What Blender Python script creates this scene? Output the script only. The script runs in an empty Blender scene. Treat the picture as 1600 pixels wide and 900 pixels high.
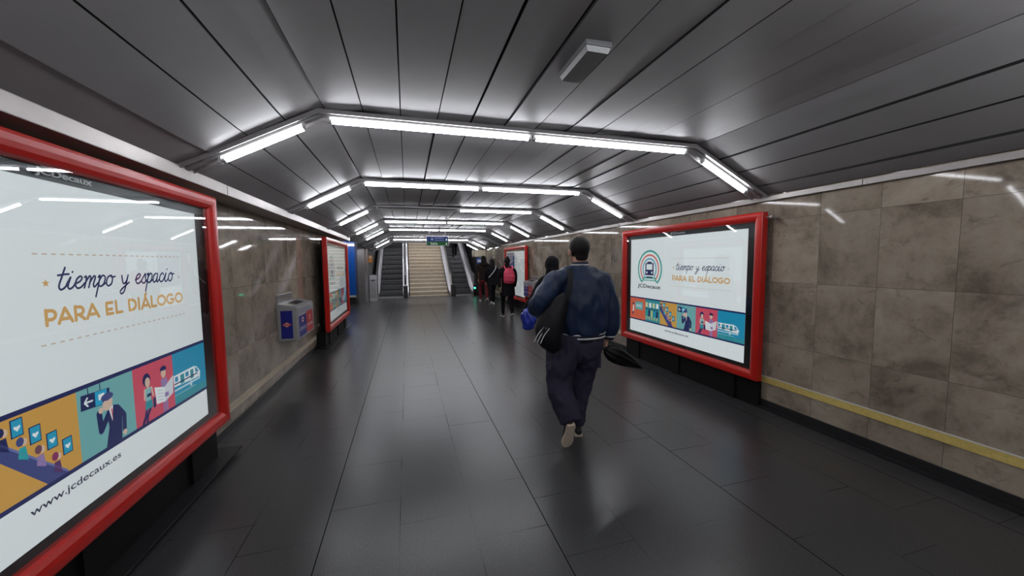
import bpy, bmesh, math, random
from mathutils import Vector, Matrix, noise
random.seed(7)
PI = math.pi
SC = bpy.context.scene
COL = SC.collection
# ------------------------------------------------------------------ camera
def make_camera():
    yaw, pit, rol = (math.radians(a) for a in (15.93, -4.17, -0.537))
    f = Vector((math.sin(yaw)*math.cos(pit), math.cos(yaw)*math.cos(pit), math.sin(pit)))
    r = f.cross(Vector((0, 0, 1))).normalized()
    u = r.cross(f)
    r2 = r*math.cos(rol)+u*math.sin(rol)
    u2 = -r*math.sin(rol)+u*math.cos(rol)
    cd = bpy.data.cameras.new('camera'); cam = bpy.data.objects.new('camera', cd); COL.objects.link(cam)
    cam.matrix_world = Matrix(((r2.x, u2.x, -f.x, 0), (r2.y, u2.y, -f.y, 0), (r2.z, u2.z, -f.z, 1.5), (0, 0, 0, 1)))
    cd.sensor_fit = 'HORIZONTAL'; cd.sensor_width = 36; cd.lens = 573.2*36/1600
    cd.clip_start = 0.05; cd.clip_end = 200
    SC.camera = cam
make_camera()
# ------------------------------------------------------------------ world, exposure
TUBE_STRENGTH = 50.0
SHEET_STRENGTH = 0.90
w = bpy.data.worlds.new('world'); SC.world = w; w.use_nodes = True
w.node_tree.nodes['Background'].inputs[0].default_value = (0.8, 0.85, 1, 1)
w.node_tree.nodes['Background'].inputs[1].default_value = 0.02
SC.view_settings.view_transform = 'Standard'
SC.view_settings.look = 'None'
SC.view_settings.gamma = 1
SC.view_settings.use_curve_mapping = False
SC.view_settings.exposure = -0.22

# ------------------------------------------------------------------ materials
def mat(name, col=(0.5, 0.5, 0.5), rough=0.5, metal=0.0, spec=0.5, emis=None, estr=0.0, nscale=0, namt=0.0, bump=0.0, bscale=40):
    m = bpy.data.materials.new(name); m.use_nodes = True
    nt = m.node_tree; b = nt.nodes['Principled BSDF']
    b.inputs['Base Color'].default_value = (*col, 1)
    b.inputs['Roughness'].default_value = rough
    b.inputs['Metallic'].default_value = metal
    b.inputs['Specular IOR Level'].default_value = spec
    if emis:
        b.inputs['Emission Color'].default_value = (*emis, 1); b.inputs['Emission Strength'].default_value = estr
    if nscale:
        tc = nt.nodes.new('ShaderNodeTexCoord'); n = nt.nodes.new('ShaderNodeTexNoise')
        n.inputs['Scale'].default_value = nscale; n.inputs['Detail'].default_value = 5
        nt.links.new(tc.outputs['Object'], n.inputs['Vector'])
        mr = nt.nodes.new('ShaderNodeMapRange'); mr.inputs['From Min'].default_value = 0.3; mr.inputs['From Max'].default_value = 0.7
        mr.inputs['To Min'].default_value = 1-namt; mr.inputs['To Max'].default_value = 1+namt
        nt.links.new(n.outputs['Fac'], mr.inputs['Value'])
        mx = nt.nodes.new('ShaderNodeVectorMath'); mx.operation = 'SCALE'; mx.inputs[0].default_value = col
        nt.links.new(mr.outputs[0], mx.inputs['Scale']); nt.links.new(mx.outputs[0], b.inputs['Base Color'])
    if bump:
        tc = nt.nodes.new('ShaderNodeTexCoord'); n2 = nt.nodes.new('ShaderNodeTexNoise'); n2.inputs['Scale'].default_value = bscale
        n2.inputs['Detail'].default_value = 4
        nt.links.new(tc.outputs['Object'], n2.inputs['Vector'])
        bp = nt.nodes.new('ShaderNodeBump'); bp.inputs['Strength'].default_value = 1; bp.inputs['Distance'].default_value = bump
        nt.links.new(n2.outputs['Fac'], bp.inputs['Height']); nt.links.new(bp.outputs[0], b.inputs['Normal'])
    return m

def N(nt, t, **kw):
    n = nt.nodes.new(t)
    for k, v in kw.items():
        if k in n.inputs: n.inputs[k].default_value = v
        else: setattr(n, k, v)
    return n

def swizzle(nt, src, order, loc=(0, 0, 0)):
    s = N(nt, 'ShaderNodeSeparateXYZ'); nt.links.new(src, s.inputs[0])
    c = N(nt, 'ShaderNodeCombineXYZ')
    for i, a in enumerate(order):
        if a is None: continue
        ad = N(nt, 'ShaderNodeMath', operation='ADD'); ad.inputs[1].default_value = loc[i]
        nt.links.new(s.outputs[a], ad.inputs[0]); nt.links.new(ad.outputs[0], c.inputs[i])
    return c.outputs[0]

def mat_marble():
    m = bpy.data.materials.new('polished_brown_marble'); m.use_nodes = True; nt = m.node_tree; L = nt.links.new
    b = nt.nodes['Principled BSDF']
    tc = N(nt, 'ShaderNodeTexCoord')
    uv = swizzle(nt, tc.outputs['Object'], ('Y', 'Z', None), (-0.235+0.42*40, -0.078, 0))
    br = N(nt, 'ShaderNodeTexBrick', offset=0.0, squash=1.0)
    br.inputs['Scale'].default_value = 1; br.inputs['Mortar Size'].default_value = 0.0012; br.inputs['Mortar Smooth'].default_value = 0.3
    br.inputs['Brick Width'].default_value = 0.42; br.inputs['Row Height'].default_value = 0.5985
    br.inputs['Color1'].default_value = (0, 0, 0, 1); br.inputs['Color2'].default_value = (1, 1, 1, 1); br.inputs['Mortar'].default_value = (0.5, 0.5, 0.5, 1)
    L(uv, br.inputs['Vector'])
    # per tile offset so the veins break at joints
    off = N(nt, 'ShaderNodeVectorMath', operation='SCALE'); off.inputs['Scale'].default_value = 9
    L(br.outputs['Color'], off.inputs[0])
    add = N(nt, 'ShaderNodeVectorMath', operation='ADD'); L(tc.outputs['Object'], add.inputs[0]); L(off.outputs[0], add.inputs[1])
    n1 = N(nt, 'ShaderNodeTexNoise', Scale=2.3, Detail=10.0, Roughness=0.68, Distortion=0.25); L(add.outputs[0], n1.inputs['Vector'])
    st = N(nt, 'ShaderNodeMapping'); st.inputs['Scale'].default_value = (1, 1.1, 1.5); st.inputs['Rotation'].default_value = (0.6, 0, 0)
    L(add.outputs[0], st.inputs['Vector'])
    n2 = N(nt, 'ShaderNodeTexNoise', Scale=6.0, Detail=10.0, Roughness=0.75, Distortion=0.7); L(st.outputs[0], n2.inputs['Vector'])
    r1 = N(nt, 'ShaderNodeValToRGB'); L(n1.outputs['Fac'], r1.inputs['Fac'])
    e = r1.color_ramp.elements
    e[0].position = 0.36; e[0].color = (0.165, 0.133, 0.102, 1)
    e[1].position = 0.7; e[1].color = (0.40, 0.340, 0.272, 1)
    k = r1.color_ramp.elements.new(0.5); k.color = (0.292, 0.240, 0.186, 1)
    r2 = N(nt, 'ShaderNodeValToRGB'); L(n2.outputs['Fac'], r2.inputs['Fac'])
    e = r2.color_ramp.elements
    e[0].position = 0.33; e[0].color = (0.40, 0.36, 0.35, 1); e[1].position = 0.45; e[1].color = (1, 1, 1, 1)
    k = r2.color_ramp.elements.new(0.68); k.color = (1.0, 1.0, 1.0, 1)
    k = r2.color_ramp.elements.new(0.76); k.color = (1.35, 1.32, 1.3, 1)
    mu = N(nt, 'ShaderNodeMix', data_type='RGBA', blend_type='MULTIPLY'); mu.inputs[0].default_value = 0.6
    L(r1.outputs[0], mu.inputs[6]); L(r2.outputs[0], mu.inputs[7])
    # tile to tile value
    tv = N(nt, 'ShaderNodeMapRange'); tv.inputs['To Min'].default_value = 0.88; tv.inputs['To Max'].default_value = 1.08
    sp = N(nt, 'ShaderNodeSeparateColor'); L(br.outputs['Color'], sp.inputs[0]); L(sp.outputs[0], tv.inputs['Value'])
    sc = N(nt, 'ShaderNodeVectorMath', operation='SCALE'); L(mu.outputs[2], sc.inputs[0]); L(tv.outputs[0], sc.inputs['Scale'])
    mo = N(nt, 'ShaderNodeMix', data_type='RGBA'); L(br.outputs['Fac'], mo.inputs[0]); L(sc.outputs[0], mo.inputs[6])
    mo.inputs[7].default_value = (0.05, 0.038, 0.03, 1)
    L(mo.outputs[2], b.inputs['Base Color'])
    b.inputs['Roughness'].default_value = 0.045; b.inputs['Specular IOR Level'].default_value = 0.22
    n3 = N(nt, 'ShaderNodeTexNoise', Scale=2.2, Detail=1.0); L(add.outputs[0], n3.inputs['Vector'])
    hs = N(nt, 'ShaderNodeMath', operation='MULTIPLY_ADD'); L(br.outputs['Fac'], hs.inputs[0]); hs.inputs[1].default_value = -0.25
    L(n3.outputs['Fac'], hs.inputs[2])
    bp = N(nt, 'ShaderNodeBump'); bp.inputs['Strength'].default_value = 1.0; bp.inputs['Distance'].default_value = 0.0006
    L(hs.outputs[0], bp.inputs['Height']); L(bp.outputs[0], b.inputs['Normal'])
    return m

def mat_floor():
    m = bpy.data.materials.new('dark_granite_floor'); m.use_nodes = True; nt = m.node_tree; L = nt.links.new
    b = nt.nodes['Principled BSDF']
    tc = N(nt, 'ShaderNodeTexCoord')
    uv = swizzle(nt, tc.outputs['Object'], ('Y', 'X', None), (40*0.96+0.06, 0.405*40+0.08, 0))
    br = N(nt, 'ShaderNodeTexBrick', offset=0.5)
    br.inputs['Scale'].default_value = 1; br.inputs['Mortar Size'].default_value = 0.0022; br.inputs['Mortar Smooth'].default_value = 0.2
    br.inputs['Brick Width'].default_value = 0.48; br.inputs['Row Height'].default_value = 0.405
    br.inputs['Color1'].default_value = (0, 0, 0, 1); br.inputs['Color2'].default_value = (1, 1, 1, 1)
    L(uv, br.inputs['Vector'])
    # strong long joints every three rows
    uv2 = swizzle(nt, tc.outputs['Object'], ('Y', 'X', None), (400, 1.215*30+0.485, 0))
    b2 = N(nt, 'ShaderNodeTexBrick', offset=0.0); b2.inputs['Scale'].default_value = 1
    b2.inputs['Mortar Size'].default_value = 0.0032; b2.inputs['Brick Width'].default_value = 900; b2.inputs['Row Height'].default_value = 1.215
    b2.inputs['Mortar Smooth'].default_value = 0.2
    L(uv2, b2.inputs['Vector'])
    nj = N(nt, 'ShaderNodeTexNoise', Scale=1.7, Detail=3.0); L(tc.outputs['Object'], nj.inputs['Vector'])
    rj = N(nt, 'ShaderNodeMapRange'); rj.inputs['From Min'].default_value = 0.46; rj.inputs['From Max'].default_value = 0.62
    rj.inputs['To Min'].default_value = 0.12; rj.inputs['To Max'].default_value = 0.9; L(nj.outputs['Fac'], rj.inputs['Value'])
    jm = N(nt, 'ShaderNodeMath', operation='MULTIPLY'); L(br.outputs['Fac'], jm.inputs[0]); L(rj.outputs[0], jm.inputs[1])
    jx = N(nt, 'ShaderNodeMath', operation='MAXIMUM'); L(jm.outputs[0], jx.inputs[0]); L(b2.outputs['Fac'], jx.inputs[1])
    n1 = N(nt, 'ShaderNodeTexNoise', Scale=140.0, Detail=3.0); L(tc.outputs['Object'], n1.inputs['Vector'])
    n2 = N(nt, 'ShaderNodeTexNoise', Scale=0.9, Detail=8.0, Roughness=0.6); L(tc.outputs['Object'], n2.inputs['Vector'])
    r1 = N(nt, 'ShaderNodeValToRGB'); L(n1.outputs['Fac'], r1.inputs['Fac']); e = r1.color_ramp.elements
    e[0].position = 0.35; e[0].color = (0.024, 0.024, 0.025, 1); e[1].position = 0.70; e[1].color = (0.055, 0.055, 0.057, 1)
    k = r1.color_ramp.elements.new(0.76); k.color = (0.3, 0.3, 0.31, 1)
    mr = N(nt, 'ShaderNodeMapRange'); mr.inputs['From Min'].default_value = 0.15; mr.inputs['From Max'].default_value = 0.85
    mr.inputs['To Min'].default_value = 0.80; mr.inputs['To Max'].default_value = 1.15; L(n2.outputs['Fac'], mr.inputs['Value'])
    sc = N(nt, 'ShaderNodeVectorMath', operation='SCALE'); L(r1.outputs[0], sc.inputs[0]); L(mr.outputs[0], sc.inputs['Scale'])
    mo = N(nt, 'ShaderNodeMix', data_type='RGBA'); L(jx.outputs[0], mo.inputs[0]); L(sc.outputs[0], mo.inputs[6]); mo.inputs[7].default_value = (0.006, 0.006, 0.006, 1)
    L(mo.outputs[2], b.inputs['Base Color'])
    rr = N(nt, 'ShaderNodeMapRange'); rr.inputs['From Min'].default_value = 0.15; rr.inputs['From Max'].default_value = 0.85
    rr.inputs['To Min'].default_value = 0.27; rr.inputs['To Max'].default_value = 0.31; L(n2.outputs['Fac'], rr.inputs['Value'])
    ra = N(nt, 'ShaderNodeMath', operation='MULTIPLY_ADD'); L(jx.outputs[0], ra.inputs[0]); ra.inputs[1].default_value = 0.45; L(rr.outputs[0], ra.inputs[2])
    L(ra.outputs[0], b.inputs['Roughness']); js = N(nt, 'ShaderNodeMath', operation='MULTIPLY_ADD'); L(jx.outputs[0], js.inputs[0]); js.inputs[1].default_value = -0.6; js.inputs[2].default_value = 0.62; L(js.outputs[0], b.inputs['Specular IOR Level'])
    return m

def mat_glass():
    m = bpy.data.materials.new('clear_glass'); m.use_nodes = True; nt = m.node_tree; L = nt.links.new
    nt.nodes.remove(nt.nodes['Principled BSDF'])
    out = nt.nodes['Material Output']
    ge = N(nt, 'ShaderNodeNewGeometry'); io = N(nt, 'ShaderNodeMapRange'); io.inputs['To Min'].default_value = 1.5; io.inputs['To Max'].default_value = 1/1.5
    L(ge.outputs['Backfacing'], io.inputs['Value'])
    fr = N(nt, 'ShaderNodeFresnel'); L(io.outputs[0], fr.inputs['IOR']); t = N(nt, 'ShaderNodeBsdfTransparent'); g = N(nt, 'ShaderNodeBsdfGlossy')
    t.inputs[0].default_value = (0.95, 0.97, 0.97, 1); g.inputs['Roughness'].default_value = 0.003
    mx = N(nt, 'ShaderNodeMixShader'); L(fr.outputs[0], mx.inputs[0]); L(t.outputs[0], mx.inputs[1]); L(g.outputs[0], mx.inputs[2]); L(mx.outputs[0], out.inputs[0])
    return m

def mat_print():
    m = bpy.data.materials.new('backlit_print'); m.use_nodes = True; nt = m.node_tree; L = nt.links.new
    b = nt.nodes['Principled BSDF']; a = N(nt, 'ShaderNodeVertexColor', layer_name='Col')
    L(a.outputs[0], b.inputs['Base Color']); L(a.outputs[0], b.inputs['Emission Color'])
    b.inputs['Emission Strength'].default_value = SHEET_STRENGTH; b.inputs['Roughness'].default_value = 0.6
    sc = N(nt, 'ShaderNodeVectorMath', operation='SCALE'); sc.inputs['Scale'].default_value = 0.12
    L(a.outputs[0], sc.inputs[0]); L(sc.outputs[0], b.inputs['Base Color'])
    return m

def mat_inked():
    m = bpy.data.materials.new('printed_sticker'); m.use_nodes = True; nt = m.node_tree; L = nt.links.new
    b = nt.nodes['Principled BSDF']; a = N(nt, 'ShaderNodeVertexColor', layer_name='Col')
    L(a.outputs[0], b.inputs['Base Color']); b.inputs['Roughness'].default_value = 0.35
    return m

M = dict(
    marble=mat_marble(), floor=mat_floor(), glass=mat_glass(), prt=mat_print(), ink=mat_inked(),
    ceil=mat('satin_grey_ceiling_paint', (0.27, 0.26, 0.265), 0.48, 0.0, 0.28, nscale=3, namt=0.07, bump=0.0015, bscale=1.6),
    void=mat('black_void_and_seam_shade', (0.006, 0.006, 0.006), 0.8),
    trim=mat('brushed_cream_metal', (0.36, 0.33, 0.315), 0.42, 0.25, nscale=8, namt=0.06),
    skirt=mat('black_skirting_stone', (0.012, 0.012, 0.013), 0.4),
    yellow=mat('yellow_tactile_band', (0.62, 0.47, 0.14), 0.5, nscale=60, namt=0.12),
    cream=mat('cream_band', (0.55, 0.48, 0.36), 0.5, nscale=60, namt=0.1),
    whiteedge=mat('white_edge', (0.6, 0.58, 0.55), 0.4),
    chan=mat('lamp_channel_metal', (0.30, 0.285, 0.29), 0.42, 0.3),
    white=mat('grey_reflector', (0.34, 0.34, 0.34), 0.5),
    tube=mat('lit_fluorescent_tube', (0.9, 0.9, 0.9), 0.4, emis=(0.93, 0.95, 1.0), estr=TUBE_STRENGTH),
    deadtube=mat('unlit_fluorescent_tube', (0.35, 0.35, 0.36), 0.2),
    cap=mat('tube_end_metal', (0.4, 0.4, 0.4), 0.4, 0.6),
    red=mat('glossy_red_frame', (0.50, 0.013, 0.009), 0.28, 0.0, 0.4, nscale=5, namt=0.05),
    blackp=mat('black_panel', (0.006, 0.0065, 0.0075), 0.35),
    blackm=mat('matte_black_metal', (0.004, 0.004, 0.0045), 0.6, 0.0, 0.25),
    silver=mat('silver_lettering', (0.62, 0.62, 0.63), 0.4),
    steel=mat('brushed_steel', (0.42, 0.41, 0.42), 0.33, 0.85, nscale=12, namt=0.08),
    steelb=mat('bright_steel', (0.62, 0.61, 0.63), 0.3, 0.8),
    rubber=mat('black_rubber', (0.012, 0.012, 0.012), 0.45),
    estep=mat('dark_grooved_escalator_metal', (0.045, 0.045, 0.048), 0.45, 0.4),
    estepb=mat('grey_step_edge', (0.2, 0.2, 0.205), 0.4, 0.5),
    stair=mat('beige_stone', (0.50, 0.41, 0.31), 0.5, nscale=7, namt=0.12),
    stairn=mat('pale_stair_nosing', (0.85, 0.77, 0.64), 0.45),
    lens=mat('frosted_plastic', (0.2, 0.2, 0.2), 0.3),
    ledm=mat('grey_plastic', (0.15, 0.15, 0.155), 0.4),
    blue=mat('blue_panel', (0.0, 0.085, 0.42), 0.35),
    signblue=mat('dark_blue_sign_face', (0.004, 0.012, 0.05), 0.6, 0.0, 0.15, emis=(0.01, 0.04, 0.16), estr=0.1),
    signgreen=mat('green_sign_face', (0.006, 0.045, 0.01), 0.6, 0.0, 0.15, emis=(0.01, 0.09, 0.02), estr=0.1),
    signwhite=mat('sign_lettering', (0.3, 0.34, 0.3), 0.4, emis=(0.5, 0.6, 0.5), estr=0.35),
    signdim=mat('faded_sign_lettering', (0.05, 0.06, 0.12), 0.4, emis=(0.1, 0.12, 0.22), estr=0.4),
    binbody=mat('pale_grey_painted_metal', (0.34, 0.34, 0.34), 0.35, 0.2),
    binblue=mat('deep_blue_sticker', (0.012, 0.02, 0.23), 0.3),
    binred=mat('red_sticker', (0.5, 0.03, 0.035), 0.35),
    orange=mat('orange_box', (0.65, 0.23, 0.02), 0.4),
    green=mat('lit_green_indicator', (0.0, 0.5, 0.25), 0.4, emis=(0.05, 1, 0.5), estr=5),
    skin=mat('skin', (0.36, 0.19, 0.13), 0.5),
    hair=mat('black_hair', (0.007, 0.005, 0.005), 0.6, 0.0, 0.2, bump=0.003, bscale=90),
    navy=mat('navy_jacket_nylon', (0.008, 0.018, 0.048), 0.5, 0.0, 0.3, nscale=5, namt=0.12, bump=0.005, bscale=22),
    knit=mat('navy_knit_rib', (0.010, 0.012, 0.026), 0.8),
    stripe=mat('white_knit_stripe', (0.55, 0.55, 0.56), 0.7),
    trous=mat('dark_indigo_trousers', (0.026, 0.023, 0.043), 0.8, 0.0, 0.2, nscale=6, namt=0.15, bump=0.003, bscale=45),
    shoe=mat('black_canvas_shoe', (0.012, 0.010, 0.010), 0.6),
    sole=mat('tan_rubber_sole', (0.50, 0.42, 0.33), 0.6, nscale=60, namt=0.15),
    whitesole=mat('white_rubber_sole', (0.6, 0.6, 0.6), 0.5),
    bag=mat('black_bag_nylon', (0.005, 0.005, 0.007), 0.55, 0.0, 0.2, nscale=6, namt=0.2),
    plastic=mat('blue_plastic_bag', (0.012, 0.03, 0.30), 0.25),
    blackcoat=mat('black_coat_wool', (0.006, 0.005, 0.0065), 0.8, 0.0, 0.15),
    browncoat=mat('dark_brown_coat', (0.022, 0.012, 0.011), 0.8, 0.0, 0.2),
    maroon=mat('maroon_trousers', (0.16, 0.012, 0.018), 0.7),
    pink=mat('pink_backpack_fabric', (0.72, 0.06, 0.13), 0.6),
    umb=mat('black_umbrella_nylon', (0.004, 0.004, 0.005), 0.35, 0.0, 0.2),
    eye=mat('eye_white', (0.6, 0.6, 0.6), 0.3), lip=mat('lip', (0.30, 0.10, 0.08), 0.5),
)

# ------------------------------------------------------------------ builders
def link(name, me, m=None, parent=None, smooth=False):
    o = bpy.data.objects.new(name, me); COL.objects.link(o)
    if m:
        if isinstance(m, (list, tuple)):
            for x in m: me.materials.append(x)
        else: me.materials.append(m)
    if parent: o.parent = parent
    if smooth:
        for p in me.polygons: p.use_smooth = True
    return o

def obj(name, bm, m=None, parent=None, smooth=False):
    me = bpy.data.meshes.new(name); bmesh.ops.recalc_face_normals(bm, faces=bm.faces); bm.to_mesh(me); bm.free()
    return link(name, me, m, parent, smooth)

def thing(name, label, cat, loc=(0, 0, 0), rotz=0, group=None):
    o = bpy.data.objects.new(name, None); COL.objects.link(o); o.empty_display_size = 0.1
    o.location = loc; o.rotation_euler = (0, 0, rotz); o['label'] = label; o['category'] = cat
    if group: o['group'] = group
    return o

def tag(o, label, cat, group=None):
    o['label'] = label; o['category'] = cat
    if group: o['group'] = group
    return o

def struct(name, bm, m, label=None):
    o = obj(name, bm, m); o['kind'] = 'structure'
    if label: o['label'] = label
    return o

def box(bm, x0, x1, y0, y1, z0, z1, mi=0, bev=0):
    vs = [bm.verts.new((x, y, z)) for x in (x0, x1) for y in (y0, y1) for z in (z0, z1)]
    fs = []
    for q in ((0, 1, 3, 2), (4, 6, 7, 5), (0, 4, 5, 1), (2, 3, 7, 6), (0, 2, 6, 4), (1, 5, 7, 3)):
        f = bm.faces.new([vs[i] for i in q]); f.material_index = mi; fs.append(f)
    if bev:
        es = list({e for f in fs for e in f.edges})
        bmesh.ops.bevel(bm, geom=es, offset=bev, segments=2, affect='EDGES', profile=0.6)
    return vs

def B(): return bmesh.new()

def prism(bm, pts, axis, a0, a1, mi=0):
    """pts = polygon in the two other axes (in xyz order), extruded along axis from a0 to a1"""
    def mk(p, a):
        if axis == 'x': return (a, p[0], p[1])
        if axis == 'y': return (p[0], a, p[1])
        return (p[0], p[1], a)
    A = [bm.verts.new(mk(p, a0)) for p in pts]; Bv = [bm.verts.new(mk(p, a1)) for p in pts]
    n = len(pts)
    f = bm.faces.new(A); f.material_index = mi
    f = bm.faces.new(Bv[::-1]); f.material_index = mi
    for i in range(n):
        f = bm.faces.new((A[i], A[(i+1) % n], Bv[(i+1) % n], Bv[i])); f.material_index = mi

def cyl(bm, p0, p1, r, n=16, mi=0, r1=None):
    p0 = Vector(p0); p1 = Vector(p1); d = (p1-p0).normalized()
    a = d.orthogonal().normalized(); b = d.cross(a); r1 = r if r1 is None else r1
    A = [bm.verts.new(p0+(a*math.cos(t)+b*math.sin(t))*r) for t in [2*PI*i/n for i in range(n)]]
    Bv = [bm.verts.new(p1+(a*math.cos(t)+b*math.sin(t))*r1) for t in [2*PI*i/n for i in range(n)]]
    f = bm.faces.new(A[::-1]); f.material_index = mi
    f = bm.faces.new(Bv); f.material_index = mi
    for i in range(n):
        f = bm.faces.new((A[i], A[(i+1) % n], Bv[(i+1) % n], Bv[i])); f.material_index = mi; f.smooth = True

def sweep(bm, path, sec, closed=False, up=Vector((0, 0, 1)), mi=0):
    """sweep a 2D section (list of (a,b)) along path; a along side vector, b along local up"""
    P = [Vector(p) for p in path]; rings = []
    for i, p in enumerate(P):
        t = ((P[min(i+1, len(P)-1)]-p).normalized() if i < len(P)-1 else Vector()) + ((p-P[i-1]).normalized() if i else Vector())
        t.normalize(); s = t.cross(up)
        if s.length < 1e-4: s = Vector((1, 0, 0))
        s.normalize(); u = s.cross(t)
        rings.append([bm.verts.new(p+s*a+u*b) for a, b in sec])
    n = len(sec)
    for i in range(len(rings)-1):
        for j in range(n):
            f = bm.faces.new((rings[i][j], rings[i][(j+1) % n], rings[i+1][(j+1) % n], rings[i+1][j])); f.material_index = mi
    bm.faces.new(rings[0][::-1]).material_index = mi; bm.faces.new(rings[-1]).material_index = mi

# ------------------------------------------------------------------ the shell
XL, XR = -1.57, 3.43
ZF = 2.55
Y0, Y1 = -7.0, 17.2
FX = (-0.53, 2.55)            # ceiling folds
def ceil_z(x, drop=0.0):
    if x < FX[0]: return ZF-drop-(FX[0]-x)*(0.435/0.82)
    if x > FX[1]: return ZF-drop-(x-FX[1])*0.49
    return ZF-drop

bm = B(); box(bm, -6, 6, Y0-0.2, 17.1, -0.2, 0)
struct('floor', bm, M['floor'])
bm = B(); box(bm, XL-0.3, XL, Y0, 10.3, 0, 2.6)
struct('wall_left', bm, M['marble'])
bm = B(); box(bm, XR, XR+0.3, Y0, 16.7, 0, 2.6)
struct('wall_right', bm, M['marble'])
bm = B(); box(bm, XL-0.3, XR+0.3, Y0-0.2, Y0, 0, 2.8)
struct('wall_back', bm, M['marble'])

# ceiling of long satin metal planks, with a dark void over them
SEAMS = [-1.40, -1.18, -0.965, -0.745, -0.51, -0.262, -0.012, 0.248, 0.5, 0.762, 1.018, 1.285, 1.535, 1.79, 2.04, 2.30, 2.575, 2.82, 3.035, 3.27, 3.42]
ARCH = [-5.92, -3.72, -1.52, 0.68, 2.88, 5.03, 7.22, 9.5, 11.75]
def planks(seams, ys, zf, name, gap=0.0038, jz=0.0035):
    bm = B()
    for k in range(len(ys)-1):
        a, b = ys[k]+0.004, ys[k+1]-0.004
        for i in range(len(seams)-1):
            x0, x1 = seams[i]+gap, seams[i+1]-gap
            big = random.random()
            e0 = random.uniform(-jz, jz); e1 = random.uniform(-jz, jz)
            if big > 0.86: e0 += random.choice((-1, 1))*0.012
            if big < 0.22: x1 -= random.uniform(0.002, 0.008)
            n = 10
            rows = []
            for j in range(n+1):
                t = j/n; y = a+(b-a)*t
                curl = 0.010*(max(0, 1-t*7)**2+max(0, 1-(1-t)*7)**2)*(0.3+big)
                sag = -0.004*math.sin(PI*t)*big
                rows.append((bm.verts.new((x0, y, zf(x0)+e0+curl+sag)), bm.verts.new(((x0+x1)/2, y, zf((x0+x1)/2)+(e0+e1)/2+curl*1.1-0.0004+sag)),
                             bm.verts.new((x1, y, zf(x1)+e1+curl+sag)),
                             bm.verts.new((x0, y, zf(x0)+e0+0.025)), bm.verts.new((x1, y, zf(x1)+e1+0.025))))
            for j in range(n):
                p, q = rows[j], rows[j+1]
                for mi_, s in ((0, (0, 1)), (0, (1, 2)), (1, (2, 4)), (1, (3, 0))):  # side lips painted black so lit plank edges read as shaded seams
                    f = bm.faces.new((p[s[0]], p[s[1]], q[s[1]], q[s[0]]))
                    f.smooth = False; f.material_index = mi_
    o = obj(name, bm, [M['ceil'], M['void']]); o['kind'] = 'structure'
    return o
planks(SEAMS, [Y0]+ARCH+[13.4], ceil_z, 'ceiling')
def ceil_far(x): return ceil_z(x, 0.07)
SEAMS2 = [-3.4, -3.0, -2.6, -2.2, -1.8, -1.4]
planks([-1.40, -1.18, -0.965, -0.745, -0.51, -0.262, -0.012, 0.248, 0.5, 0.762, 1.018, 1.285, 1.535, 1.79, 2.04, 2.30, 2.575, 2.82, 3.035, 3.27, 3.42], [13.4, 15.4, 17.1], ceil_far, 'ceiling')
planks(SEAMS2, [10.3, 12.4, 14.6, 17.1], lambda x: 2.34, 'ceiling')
bm = B(); prism(bm, [(-1.9, 2.2), (-1.42, 2.2), (FX[0], ZF+0.05), (FX[1], ZF+0.05), (3.5, 2.15), (3.8, 2.15), (3.8, 2.9), (-1.9, 2.9)], 'y', Y0-0.2, 13.4)
struct('ceiling', bm, M['void'])
bm = B(); box(bm, -3.6, 3.8, 13.4, 17.1, 2.56, 2.9); box(bm, -3.6, -1.42, 10.3, 13.4, 2.42, 2.9); struct('ceiling', bm, M['void'])
# beam where the ceiling steps down
bm = B(); prism(bm, [(-1.42, 2.02), (-0.53, 2.47), (2.55, 2.47), (3.42, 2.04), (3.42, 2.12), (2.56, 2.56), (-0.54, 2.56), (-1.42, 2.10)], 'y', 13.36, 13.44)
struct('trim_1', bm, M['ledm'])
# ledges under the ceiling
bm = B(); 
for a, b in ((-7, -3.2), (-3.19, 0.2), (0.206, 3.42), (3.43, 6.6), (6.61, 9.9)): box(bm, XL, -1.335, a, b, 2.035, 2.115, bev=0.004)
struct('trim_left', bm, M['trim'])
bm = B()
for a, b in ((-7, -3.2), (-3.19, -1.4), (-1.394, 2.02), (2.026, 5.4), (5.41, 8.8), (8.81, 12.2), (12.21, 16.3)): box(bm, 3.395, XR, a, b, 2.062, 2.108, bev=0.003)
struct('trim_right', bm, M['trim'])
# skirtings
bm = B(); box(bm, XL, XL+0.012, Y0, 10.3, 0, 0.06); struct('baseboard_left', bm, M['skirt'])
bm = B(); box(bm, XR-0.015, XR, Y0, 16.7, 0, 0.088); box(bm, XR-0.05, XR-0.015, Y0, 16.7, 0, 0.02); struct('baseboard_right', bm, M['skirt'])
# guide bands along the walls
bm = B(); box(bm, XR-0.006, XR, Y0, 2.82, 0.262, 0.322); box(bm, XR-0.008, XR, Y0, 2.82, 0.322, 0.330, 1)
o = struct('trim_2', bm, [M['yellow'], M['whiteedge']])
bm = B(); box(bm, XR-0.006, XR, 5.2, 10.2, 0.262, 0.326); box(bm, XR-0.006, XR, 12.5, 16.3, 0.262, 0.326)
struct('trim_3', bm, M['cream'])
bm = B(); box(bm, XL, XL+0.006, 3.0, 7.6, 0.165, 0.222); box(bm, XL, XL+0.007, 3.0, 7.6, 0.225, 0.233); box(bm, XL, XL+0.006, 9.5, 10.3, 0.165, 0.225)
struct('trim_4', bm, M['cream'])
# steel corner of the left wall
bm = B(); box(bm, XL-0.3, XL+0.012, 10.3, 10.34, 0, 2.34); struct('trim_5', bm, M['steelb'])

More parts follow.
